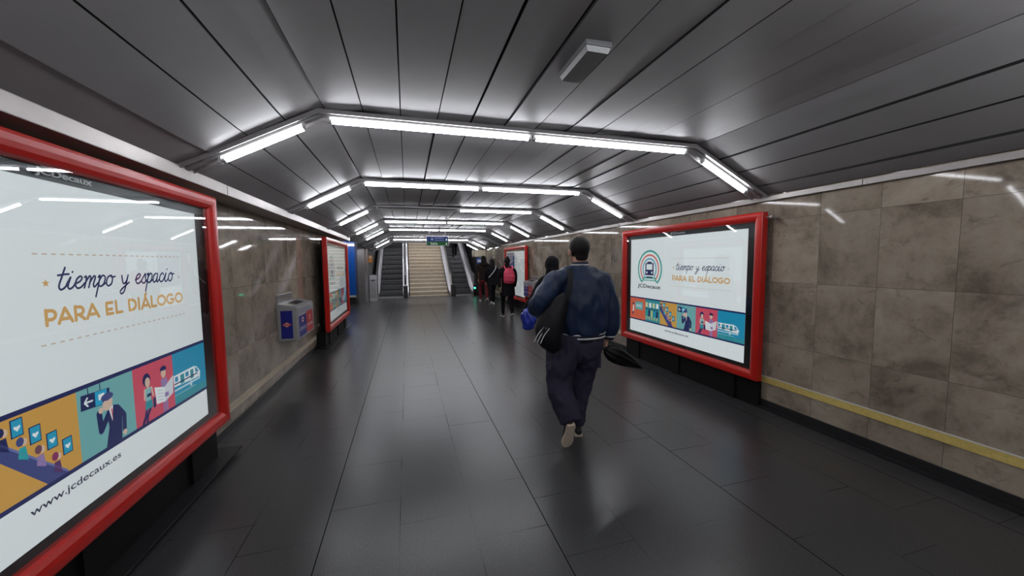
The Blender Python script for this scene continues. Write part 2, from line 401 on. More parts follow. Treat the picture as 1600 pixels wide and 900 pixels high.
# ---- side hall beyond the left wall
bm = B(); box(bm, -3.8, -3.5, 10.0, 17.1, 0, 2.6); struct('wall_side_hall', bm, M['marble'])
bm = B(); box(bm, -3.5, -1.62, 14.55, 14.7, 0, 2.6); struct('wall_side_hall_end', bm, M['marble'])
o = thing('wall_panel', 'tall blue wall panel with steel band, left of the steel pillar', 'panel', (-1.98, 14.5, 0))
bm = B(); box(bm, -0.2, 0.2, -0.03, 0.04, 0.31, 2.33, bev=0.004); obj('panel_face', bm, M['blue'], o)
bm = B(); box(bm, -0.2, 0.2, -0.045, -0.03, 2.10, 2.19); obj('steel_band', bm, M['steel'], o)
bm = B(); box(bm, -0.2, 0.2, -0.04, 0.04, 0.24, 0.305); obj('white_base_strip', bm, M['whiteedge'], o)
bm = B(); box(bm, -0.2, 0.2, -0.02, 0.04, 0.0, 0.235); obj('skirting', bm, M['skirt'], o)
# steel clad pillar beside the escalator
o = thing('steel_pillar', 'brushed steel clad pillar standing left of the escalators', 'pillar', (-1.5, 14.4, 0))
bm = B(); prism(bm, [(-0.22, -0.05), (-0.02, 0.3), (0.03, 0.75), (-0.30, 0.75), (-0.35, 0.1)], 'z', 0, 2.335); obj('cladding', bm, M['steel'], o)
bm = B(); box(bm, -0.3, 0.1, 0.1, 0.5, 2.335, 2.345); obj('top_cap', bm, M['blackm'], o)
bm = B(); box(bm, -1.80, -1.455, 15.2, 16.5, 0, 2.34); struct('wall_steel', bm, M['steel'])
o = thing('fire_call_box', 'small orange box mounted on steel wall by left escalator', 'alarm box', (-1.39, 15.6, 1.5))
bm = B(); box(bm, -0.06, 0.08, -0.08, 0.08, 0.0, 0.28, bev=0.006); obj('housing', bm, M['orange'], o)
bm = B(); box(bm, -0.04, 0.06, -0.085, -0.079, 0.17, 0.25); obj('label_plate', bm, M['whiteedge'], o)
o = thing('control_cabinet', 'low steel control cabinet at foot of the left escalator', 'cabinet', (-1.31, 15.45, 0))
bm = B(); box(bm, -0.12, 0.16, -0.2, 0.5, 0.0, 1.0, bev=0.01); obj('body', bm, M['steelb'], o)
bm = B(); box(bm, -0.08, 0.12, -0.206, -0.199, 0.10, 0.86); obj('door', bm, M['steel'], o)
bm = B(); box(bm, -0.06, 0.1, -0.212, -0.205, 0.78, 0.81); obj('handle', bm, M['blackm'], o)
o = thing('security_camera', 'small dark security camera hanging by the steel pillar', 'camera', (-1.22, 15.0, 2.33))
bm = B(); cyl(bm, (0, 0, -0.02), (0, 0, -0.14), 0.015, 10); obj('bracket', bm, M['blackm'], o)
bm = B(); box(bm, -0.05, 0.05, -0.16, 0.1, -0.24, -0.14, bev=0.01); obj('housing', bm, M['blackm'], o)
bm = B(); cyl(bm, (0, -0.16, -0.19), (0, -0.19, -0.19), 0.035, 14); obj('lens', bm, M['rubber'], o)
# junction clutter over pillar
o = thing('spotlight', 'small white spotlight under the ceiling left of the light arches', 'lamp', (-2.35, 13.2, 2.34))
bm = B(); cyl(bm, (0, 0, 0), (0, 0, -0.05), 0.012, 8); obj('stem', bm, M['chan'], o)
bm = B(); cyl(bm, (0, -0.03, -0.10), (0, 0.08, -0.05), 0.05, 14, r1=0.04); obj('head', bm, M['white'], o)
o = thing('ceiling_lamp', 'single bright tube lamp under the side hall ceiling', 'lamp', (-2.0, 13.6, 2.28))
bm = B(); box(bm, -0.75, 0.75, -0.05, 0.05, 0.012, 0.055); obj('body', bm, M['chan'], o)
bm = B(); cyl(bm, (-0.7, 0, -0.01), (0.7, 0, -0.01), 0.018, 12); obj('tube', bm, M['tube'], o)

# ---- end: lintel, shaft walls and rising ceiling
SLOPE = 0.567
bm = B(); prism(bm, [(-3.5, 2.0), (-1.40, 2.0), (-1.35, 2.03), (-0.53, 2.44), (2.55, 2.44), (3.42, 2.02), (3.42, 3.0), (-3.5, 3.0)], 'y', 17.1, 17.25)
struct('wall_end', bm, M['ceil'])
bm = B(); prism(bm, [(17.1, 2.9), (28, 2.9+10.9*SLOPE), (28, 3.2+10.9*SLOPE), (17.1, 3.2)], 'x', -1.7, 3.8); struct('ceiling', bm, M['ceil'])
bm = B(); prism(bm, [(17.1, -0.2), (28, -0.2), (28, 9), (17.1, 3.2)], 'x', 3.45, 3.7); struct('wall_shaft_right', bm, M['steel'])
bm = B(); prism(bm, [(16.5, 0), (28, 0), (28, 9), (16.5, 2.6)], 'x', -1.75, -1.52); struct('wall_shaft_left', bm, M['steel'])
bm = B(); box(bm, -1.7, 3.7, 27.9, 28.1, 0, 9); struct('wall_shaft_end', bm, M['void'])
bm = B(); box(bm, 2.95, 3.43, 16.3, 17.1, 1.72, 2.02, bev=0.01); struct('trim_6', bm, M['cream'])
bm = B(); box(bm, 3.40, 3.7, 16.7, 17.2, 0, 2.6); struct('trim_7', bm, M['blackm'])

# ---- staircase and escalators
SY, SZ = 0.30, 0.17
st = thing('staircase', 'beige stone staircase climbing between the two escalators', 'stairs', (0.97, 17.1, 0))
for k in range(26):
    bm = B(); box(bm, -0.87, 0.83, k*SY+0.012, (k+1)*SY+0.02, (k)*SZ-0.12 if k else 0, (k+1)*SZ-0.035, 0)  # riser coloured darker to paint in the shade under each nosing
    box(bm, -0.87, 0.83, k*SY-0.03, (k+1)*SY+0.01, (k+1)*SZ-0.035, (k+1)*SZ, 1)
    obj('step', bm, [M['stair'], M['stairn']], st)
bm = B(); box(bm, -0.87, 0.83, -0.55, -0.03, 0, 0.012); obj('landing_slab', bm, M['stair'], st)

def escalator(label, x0, x1, grp):
    e = thing('escalator', label, 'escalator', ((x0+x1)/2, 17.1, 0), 0, grp)
    hw = (x1-x0)/2
    y, z = -0.4, 0.0
    for k in range(20):
        bm = B()
        yy = k*0.4-0.25; zz = (k)*0.4*SLOPE
        box(bm, -hw, hw, yy, yy+0.42, zz-0.16, zz+0.012 if k == 0 else zz, 0)
        box(bm, -hw, hw, yy-0.006, yy+0.012, zz-0.022, zz+0.001 if k else 0.013, 1)
        for q in range(28):
            xx = -hw+0.02+q*(2*hw-0.04)/27
            box(bm, xx-0.004, xx+0.004, yy-0.005, yy+0.01, zz-0.2, zz-0.022, 1)
        obj('step', bm, [M['estep'], M['estepb']], e)
    bm = B(); box(bm, -hw-0.1, hw+0.1, -0.95, -0.25, 0, 0.014); obj('comb_plate', bm, M['steel'], e)
    for s in (-1, 1):
        cx = s*(hw+0.12)
        # newel and handrail path (in y,z)
        path = []
        for a in range(0, 10):
            t = -PI/2-(PI)*a/9
            path.append((-0.35+0.33*math.cos(t), 0.62+0.33*math.sin(t)))
        L0 = (0.25, 0.98)
        path += [(-0.1, 0.95), (0.15, 0.98), (0.5, 1.13)]
        L1 = 10.5
        path.append((L1, 1.13+(L1-0.5)*SLOPE))
        bm = B(); low = [(L1, (L1)*SLOPE+0.2), (0.35, 0.25), (-0.35, 0.12)]
        prism(bm, [p for p in path]+low, 'x', cx-0.015, cx+0.015); obj('balustrade_panel', bm, M['steelb'], e)
        bm = B(); pp = [Vector((cx, p[0], p[1])) for p in path]
        sweep(bm, pp, [(0.045*math.cos(a), 0.028*math.sin(a)) for a in [2*PI*i/10 for i in range(10)]], up=Vector((0.0, 0.02, 1))if False else Vector((0, -0.3, 1)))
        obj('handrail', bm, M['rubber'], e, True)
        bm = B(); prism(bm, [(-0.75, 0), (-0.75, 0.13), (-0.3, 0.16), (0.2, 0.34), (10.5, 0.34+10.3*SLOPE), (10.5, 10.3*SLOPE-0.2), (0.2, -0.1)], 'x', s*(hw+0.005), s*(hw+0.24)); obj('skirt_panel', bm, M['steel'], e)
        bm = B(); prism(bm, [(-0.3, 0.162), (0.2, 0.342), (10.5, 0.342+10.3*SLOPE), (10.5, 0.36+10.3*SLOPE), (0.2, 0.36), (-0.3, 0.18)], 'x', s*(hw+0.0), s*(hw+0.25)); obj('deck', bm, M['steelb'], e)
        bm = B(); box(bm, cx-0.09, cx+0.09, -0.98, -0.62, 0.0, 0.5, bev=0.03); obj('handrail_inlet', bm, M['rubber'], e)
    return e
escalator('dark stepped escalator left of the beige staircase', -1.17, -0.2, 'escalators at the end of the passage')
eR = escalator('dark stepped escalator right of the beige staircase, someone riding it', 2.06, 2.83, 'escalators at the end of the passage')
bm = B(); cyl(bm, (2.93, 16.28, 0.30), (2.93, 16.22, 0.30), 0.035, 12)
o = thing('indicator_light', 'small green light at the foot of right escalator', 'indicator light', (2.86, 16.03, 0)); bm.free()
bm = B(); box(bm, -0.035, 0.035, -0.01, 0.03, 0.0, 0.42); obj('post', bm, M['blackm'], o)
bm = B(); cyl(bm, (0, -0.012, 0.34), (0, -0.035, 0.34), 0.04, 14); obj('lamp', bm, M['green'], o)

# ------------------------------------------------------------------ light arches
def dup(root, loc=None, rotz=None, label=None, group=None):
    r = root.copy(); COL.objects.link(r)
    if loc: r.location = loc
    if rotz is not None: r.rotation_euler = (0, 0, rotz)
    if label: r['label'] = label
    if group: r['group'] = group
    for ch in list(root.children):
        c = ch.copy(); COL.objects.link(c); c.parent = r
        for g in ch.children:
            d = g.copy(); COL.objects.link(d); d.parent = c
    return r

AP = [(-1.36, 2.075), (-0.54, 2.500), (2.54, 2.500), (3.38, 2.085)]       # arch path x,z (underside of the channel)
def seg_pt(i, t, dz=0.0):
    a, b = Vector((AP[i][0], 0, AP[i][1])), Vector((AP[i+1][0], 0, AP[i+1][1]))
    d = (b-a).normalized(); nrm = Vector((-d.z, 0, d.x))
    if nrm.z < 0: nrm = -nrm
    return a+(b-a)*t+nrm*dz
def arch(y, label, off=(), drop=0.0):
    r = thing('light_arch', label, 'ceiling light', (0, y, -drop), 0, 'fluorescent light arches across the ceiling')
    bm = B()
    # folded tray: base plate plus two side flanges, mitred at the folds
    def off_path(dz): 
        out = [seg_pt(0, 0, dz)]
        for k in (1, 2):
            p = Vector((AP[k][0], 0, AP[k][1]))
            d0 = (Vector((AP[k][0], 0, AP[k][1]))-Vector((AP[k-1][0], 0, AP[k-1][1]))).normalized()
            d1 = (Vector((AP[k+1][0], 0, AP[k+1][1]))-p).normalized()
            n0 = Vector((-d0.z, 0, d0.x)); n1 = Vector((-d1.z, 0, d1.x)); nn = (n0+n1).normalized()
            out.append(p+nn*(dz/nn.dot(n0)))
        out.append(seg_pt(2, 1, dz))
        return out
    def slab(y0, y1, z0, z1, mi):
        lo, hi = off_path(z0), off_path(z1)
        for i in range(3):
            v = [bm.verts.new((p.x, yy, p.z)) for yy in (y0, y1) for p in (lo[i], lo[i+1], hi[i+1], hi[i])]
            for q in ((0, 1, 2, 3), (7, 6, 5, 4), (0, 4, 5, 1), (1, 5, 6, 2), (2, 6, 7, 3), (3, 7, 4, 0)):
                bm.faces.new([v[k] for k in q]).material_index = mi
    slab(-0.075, 0.075, 0.028, 0.036, 0)
    slab(-0.080, -0.074, 0.008, 0.036, 0); slab(0.074, 0.080, 0.008, 0.036, 0)
    slab(-0.018, 0.018, 0.010, 0.028, 1)
    obj('channel', bm, [M['chan'], M['white']], r)
    runs = [(0, 0.26, 0.87), (1, 0.015, 0.496), (1, 0.504, 0.985), (2, 0.17, 0.80)]
    for n, (i, a, b) in enumerate(runs):
        p, q = seg_pt(i, a, -0.018), seg_pt(i, b, -0.018)
        d = (q-p).normalized()
        bm = B(); cyl(bm, p+d*0.018, q-d*0.018, 0.014, 14)
        t = obj('tube', bm, M['deadtube'] if n in off else M['tube'], r)
        if n in off: t['label'] = 'unlit tube'
        for s, e in ((p, 1), (q, -1)):
            bm = B(); cyl(bm, s, s+d*e*0.02, 0.0148, 14)
            c = seg_pt(i, a if e == 1 else b, 0.008)
            box(bm, c.x-0.008, c.x+0.008, -0.02, 0.02, c.z-0.036, c.z+0.006)
            obj('lamp_holder', bm, M['cap'], r)
    return r
ORD = {3: 'light arch over the entrance behind the viewpoint'}
labs = {-5.92: 'fluorescent light arch farthest behind the viewpoint', -3.72: 'fluorescent light arch further behind the viewpoint', -1.52: 'fluorescent light arch just behind the viewpoint',
        0.68: 'fluorescent light arch overhead, hung right above the near red lightboxes',
        2.88: 'nearest and largest light arch in view, just past the emergency lamp',
        5.03: 'second light arch from the front, with every tube lit',
        7.22: 'third light arch from the front, left ceiling tube dark',
        9.5: 'fourth light arch from the front, above the end of left wall',
        11.75: 'fifth light arch from the front, just before the hanging sign'}
for y in ARCH:
    if y < 0.6: continue
    arch(y, labs[y], off=(1,) if y == 7.22 else (0, 1, 2, 3) if False else ())
arch(-1.52, labs[-1.52]); arch(-3.72, labs[-3.72])
arch(15.35, 'sixth light arch, low under the dropped ceiling before the stairs', drop=0.09)
arch(17.0, 'last light arch, tucked against the lintel over the escalators', off=(1, 0, 2), drop=0.12)
# unseen tubes added above the lintel to brighten the stairs
o = thing('stairwell_fill_lamp', 'added twin tube fill lamp, out of sight on the rising ceiling above the stairs', 'lamp', (1.0, 18.6, 3.5), 0)
bm = B(); box(bm, -1.6, 1.6, -0.06, 0.06, 0.02, 0.1); obj('body', bm, M['chan'], o)
for s in (-0.8, 0.8):
    bm = B(); cyl(bm, (s-0.72, 0, 0), (s+0.72, 0, 0), 0.03, 12); obj('tube', bm, M['tube'], o)

dup(o, loc=(1.0, 21.0, 4.85), label='added twin tube fill lamp, out of sight higher up on the rising ceiling')
dup(o, loc=(1.0, 23.6, 6.3), label='added twin tube fill lamp, out of sight highest up on the rising ceiling')
# emergency luminaire
o = thing('emergency_light', 'small rectangular emergency lamp on ceiling in front of first arch', 'lamp', (0.91, 1.80, ZF-0.006), math.radians(0))
bm = B(); box(bm, -0.07, 0.07, -0.165, 0.165, -0.025, 0.004, bev=0.004); obj('base', bm, M['ledm'], o)
bm = B()
vs = []
for z, a, b in ((-0.025, 0.064, 0.158), (-0.05, 0.055, 0.15)):
    vs.append([bm.verts.new((x, y, z)) for x, y in ((-a, -b), (a, -b), (a, b), (-a, b))])
for i in range(4): bm.faces.new((vs[0][i], vs[0][(i+1) % 4], vs[1][(i+1) % 4], vs[1][i]))
bm.faces.new(vs[1]); bm.faces.new(vs[0][::-1])
obj('diffuser', bm, M['lens'], o)

# hanging direction sign
def text_mesh(txt, size, bold=0.0, spacing=1.0, align='LEFT', extrude=0.0):
    cu = bpy.data.curves.new('t', 'FONT'); cu.body = txt; cu.size = size; cu.offset = bold; cu.space_character = spacing
    cu.align_x = align; cu.extrude = extrude; cu.resolution_u = 4
    o = bpy.data.objects.new('t', cu); COL.objects.link(o); bpy.context.view_layer.update()
    dg = bpy.context.evaluated_depsgraph_get(); me = bpy.data.meshes.new_from_object(o.evaluated_get(dg))
    bpy.data.objects.remove(o); return me

def text_obj(name, txt, size, m, parent, loc, width=None, height=None, bold=0, spacing=1.0, extrude=0.001):
    me = text_mesh(txt, size, bold, spacing, extrude=extrude); me.materials.clear()
    xs = [v.co.x for v in me.vertices]; ys = [v.co.y for v in me.vertices]
    sx = width/(max(xs)-min(xs)) if width else 1; sy = height/(max(ys)-min(ys)) if height else sx
    mnx, mny = min(xs), min(ys)
    for v in me.vertices: v.co = Vector(((v.co.x-mnx)*sx, -v.co.z, (v.co.y-mny)*sy))
    o = link(name, me, m, parent); o.location = loc
    return o
o = thing('direction_sign', 'blue and green hanging exit sign reading Salida', 'sign', (0.965, 12.0, 2.015))
bm = B(); box(bm, -0.35, 0.35, 0.0, 0.05, 0, 0.32, bev=0.006); obj('casing', bm, M['chan'], o)
bm = B(); box(bm, -0.335, 0.335, -0.003, 0.0, 0.13, 0.295); obj('blue_face', bm, M['signblue'], o)
bm = B(); box(bm, -0.335, 0.335, -0.003, 0.0, 0.015, 0.128); obj('green_face', bm, M['signgreen'], o)
text_obj('lettering', 'Salida', 0.1, M['signwhite'], o, (-0.22, -0.005, 0.035), width=0.22, height=0.075)
for zz in (0.235, 0.165):
    bm = B(); box(bm, -0.1, 0.2, -0.005, -0.003, zz, zz+0.022); obj('text_line', bm, M['signdim'], o)
bm = B(); cyl(bm, (-0.17, -0.005, 0.21), (-0.17, -0.0031, 0.21), 0.04, 20); obj('pictogram', bm, M['signdim'], o)
for zz, s in ((0.20, 1), (0.07, 1)):
    bm = B(); prism(bm, [(0.25, zz-0.03), (0.31, zz-0.03), (0.28, zz+0.035)], 'y', -0.006, -0.0031); obj('arrow', bm, M['signwhite'], o)
for s in (-0.25, 0.25):
    bm = B(); cyl(bm, (s, 0.025, 0.32), (s, 0.025, 0.52), 0.01, 8); obj('hanger', bm, M['chan'], o)

# ------------------------------------------------------------------ printed art
NAVY = (0.012, 0.018, 0.10); WHITE = (0.80, 0.84, 0.86); GOLD = (0.66, 0.38, 0.13); ORN = (0.62, 0.33, 0.07)
TEALP = (0.17, 0.42, 0.43); CYAN = (0.01, 0.27, 0.46); PINKP = (0.62, 0.08, 0.13); TEALD = (0.03, 0.28, 0.33)
REDP = (0.66, 0.12, 0.06); SKINP = (0.68, 0.48, 0.38); DASH = (0.62, 0.50, 0.42); BEAM = (0.05, 0.065, 0.22)
LAV = (0.30, 0.20, 0.42); GREENP = (0.02, 0.33, 0.28)
class Art:
    def __init__(s): s.bm = B(); s.c = s.bm.loops.layers.float_color.new('Col')
    def poly(s, pts, col, layer=1):
        vs = [s.bm.verts.new((x, -0.0007*layer, z)) for x, z in pts]
        f = s.bm.faces.new(vs)
        for l in f.loops: l[s.c] = (*col, 1)
    def rect(s, x0, x1, z0, z1, col, layer=1): s.poly([(x0, z0), (x1, z0), (x1, z1), (x0, z1)], col, layer)
    def disc(s, x, z, r, col, layer=1, rz=None, n=20, rot=0):
        rz = rz or r
        s.poly([(x+r*math.cos(t)*math.cos(rot)-rz*math.sin(t)*math.sin(rot), z+r*math.cos(t)*math.sin(rot)+rz*math.sin(t)*math.cos(rot)) for t in [2*PI*i/n for i in range(n)]], col, layer)
    def ring(s, x, z, r, wd, a0, a1, col, layer=1, n=36):
        for i in range(n):
            t0 = math.radians(a0+(a1-a0)*i/n); t1 = math.radians(a0+(a1-a0)*(i+1)/n)
            s.poly([(x+r*math.cos(t0), z+r*math.sin(t0)), (x+(r+wd)*math.cos(t0), z+(r+wd)*math.sin(t0)), (x+(r+wd)*math.cos(t1), z+(r+wd)*math.sin(t1)), (x+r*math.cos(t1), z+r*math.sin(t1))], col, layer)
    def stroke(s, pts, wd, col, layer=1, smooth=False, caps=True, w2=None):
        P = [Vector(p) for p in pts]
        if smooth and len(P) > 2:
            out = []
            for i in range(len(P)-1):
                p0 = P[max(i-1, 0)]; p1 = P[i]; p2 = P[i+1]; p3 = P[min(i+2, len(P)-1)]
                for k in range(6):
                    t = k/6
                    out.append(0.5*((2*p1)+(p2-p0)*t+(2*p0-5*p1+4*p2-p3)*t*t+(3*p1-p0-3*p2+p3)*t*t*t))
            out.append(P[-1]); P = out
        h = wd/2
        for i in range(len(P)-1):
            d = P[i+1]-P[i]
            if d.length < 1e-6: continue
            d.normalize(); n = Vector((-d.y, d.x))*h
            s.poly([P[i]-n, P[i+1]-n, P[i+1]+n, P[i]+n], col, layer)
        if caps:
            for p in P: s.disc(p.x, p.y, h, col, layer, n=8)
    def mesh_text(s, txt, x, z, width, height, col, layer=1, bold=0.0):
        me = text_mesh(txt, 1.0, bold); xs = [v.co.x for v in me.vertices]; ys = [v.co.y for v in me.vertices]
        sx = width/(max(xs)-min(xs)); sy = height/(max(ys)-min(ys)); mx, my = min(xs), min(ys)
        for p in me.polygons:
            s.poly([(x+(me.vertices[i].co.x-mx)*sx, z+(me.vertices[i].co.y-my)*sy) for i in p.vertices], col, layer)
    def star(s, x, z, r, col, layer=1):
        s.poly([(x+(r if i % 2 == 0 else r*0.42)*math.sin(i*PI/5), z+(r if i % 2 == 0 else r*0.42)*math.cos(i*PI/5)) for i in range(10)], col, layer)
    def done(s, name, parent, m='prt'):
        me = bpy.data.meshes.new(name); s.bm.to_mesh(me); s.bm.free()
        return link(name, me, M[m], parent)

SCRIPT = {   # cursive letters: list of strokes, advance
    't': ([[(0.34, 1.75), (0.22, 1.0), (0.12, 0.35), (0.22, 0.02), (0.42, 0.08), (0.62, 0.4)], [(-0.02, 1.14), (0.3, 1.2), (0.62, 1.22)]], 0.55),
    'i': ([[(0.0, 0.35), (0.2, 0.95), (0.1, 0.3), (0.2, 0.02), (0.38, 0.1), (0.55, 0.4)], [(0.27, 1.36), (0.29, 1.40)]], 0.5),
    'e': ([[(0.0, 0.4), (0.3, 0.55), (0.44, 0.85), (0.3, 1.0), (0.1, 0.75), (0.06, 0.3), (0.22, 0.02), (0.45, 0.1), (0.65, 0.42)]], 0.6),
    'm': ([[(0.0, 0.9), (0.1, 0.98), (0.12, 0.6), (0.06, 0.0)], [(0.08, 0.4), (0.3, 0.95), (0.42, 0.85), (0.36, 0.0)], [(0.38, 0.4), (0.62, 0.95), (0.74, 0.85), (0.66, 0.25), (0.76, 0.02), (0.98, 0.35)]], 0.95),
    'p': ([[(0.0, 0.85), (0.12, 0.98), (0.08, 0.2), (-0.02, -0.85)], [(0.08, 0.5), (0.3, 0.98), (0.52, 0.8), (0.46, 0.25), (0.24, 0.02), (0.08, 0.2)], [(0.3, 0.03), (0.62, 0.3)]], 0.62),
    'o': ([[(0.34, 0.98), (0.1, 0.8), (0.04, 0.3), (0.2, 0.02), (0.44, 0.2), (0.48, 0.7), (0.34, 0.98), (0.4, 0.8), (0.68, 0.85)]], 0.68),
    'y': ([[(0.0, 0.9), (0.1, 0.4), (0.24, 0.1), (0.46, 0.4), (0.54, 0.95), (0.46, 0.2), (0.34, -0.6), (0.12, -0.85), (0.0, -0.6), (0.2, -0.3), (0.7, 0.2)]], 0.7),
    's': ([[(0.0, 0.3), (0.32, 0.98), (0.36, 0.6), (0.42, 0.2), (0.24, 0.0), (0.04, 0.15)], [(0.3, 0.02), (0.58, 0.35)]], 0.52),
    'a': ([[(0.48, 0.85), (0.3, 0.98), (0.08, 0.7), (0.06, 0.2), (0.2, 0.02), (0.42, 0.3), (0.5, 0.95), (0.46, 0.25), (0.54, 0.02), (0.74, 0.35)]], 0.7),
    'c': ([[(0.46, 0.8), (0.32, 0.98), (0.1, 0.7), (0.06, 0.25), (0.22, 0.02), (0.4, 0.08), (0.6, 0.4)]], 0.55),
    ' ': ([], 0.55)}
def script(art, txt, x, z, width, xh, col, wd, layer=2):
    tot = sum(SCRIPT[c][1] for c in txt); k = width/tot; cx = x
    for c in txt:
        for s_ in SCRIPT[c][0]:
            art.stroke([(cx+(px+0.16*pz)*k, z+pz*xh) for px, pz in s_], wd, col, layer, smooth=True)
        cx += SCRIPT[c][1]*k
def arcp(cx, cy, rx, ry, a0, a1, n=14): return [(cx+rx*math.cos(math.radians(a0+(a1-a0)*i/n)), cy+ry*math.sin(math.radians(a0+(a1-a0)*i/n))) for i in range(n+1)]
DECO = {
    'P': ([[(0.08, 0), (0.08, 1)], [(0.08, 0.94), (0.3, 0.94)]+arcp(0.3, 0.64, 0.24, 0.30, 90, -90)+[(0.08, 0.34)]], 0.62),
    'A': ([[(0.0, 0), (0.36, 1), (0.72, 0)], [(0.14, 0.26), (0.58, 0.26)]], 0.78),
    'R': ([[(0.08, 0), (0.08, 1)], [(0.08, 0.94), (0.3, 0.94)]+arcp(0.3, 0.66, 0.24, 0.28, 90, -90)+[(0.08, 0.38)], [(0.28, 0.38), (0.58, 0.0)]], 0.68),
    'E': ([[(0.5, 0.94), (0.08, 0.94), (0.08, 0.06), (0.5, 0.06)], [(0.08, 0.42), (0.44, 0.42)]], 0.62),
    'L': ([[(0.08, 1), (0.08, 0.06), (0.5, 0.06)]], 0.58),
    'D': ([[(0.08, 0.06), (0.08, 0.94), (0.26, 0.94)]+arcp(0.26, 0.5, 0.36, 0.44, 90, -90)+[(0.08, 0.06)]], 0.74),
    'I': ([[(0.08, 0), (0.08, 1)]], 0.26),
    'O': ([arcp(0.42, 0.5, 0.38, 0.44, 0, 360, 24)], 0.88),
    'G': ([arcp(0.42, 0.5, 0.38, 0.44, 50, 350, 22)+[(0.46, 0.46)]], 0.90), ' ': ([], 0.3)}
DECO['Á'] = (DECO['A'][0]+[[(0.34, 1.14), (0.46, 1.34)]], DECO['A'][1])
def deco(art, txt, x, z, width, h, col, wd, layer=2):
    tot = sum(DECO[c][1]+0.06 for c in txt); k = width/tot; cx = x
    for c in txt:
        for s_ in DECO[c][0]: art.stroke([(cx+px*k, z+pz*h) for px, pz in s_], wd, col, layer)
        cx += (DECO[c][1]+0.06)*k

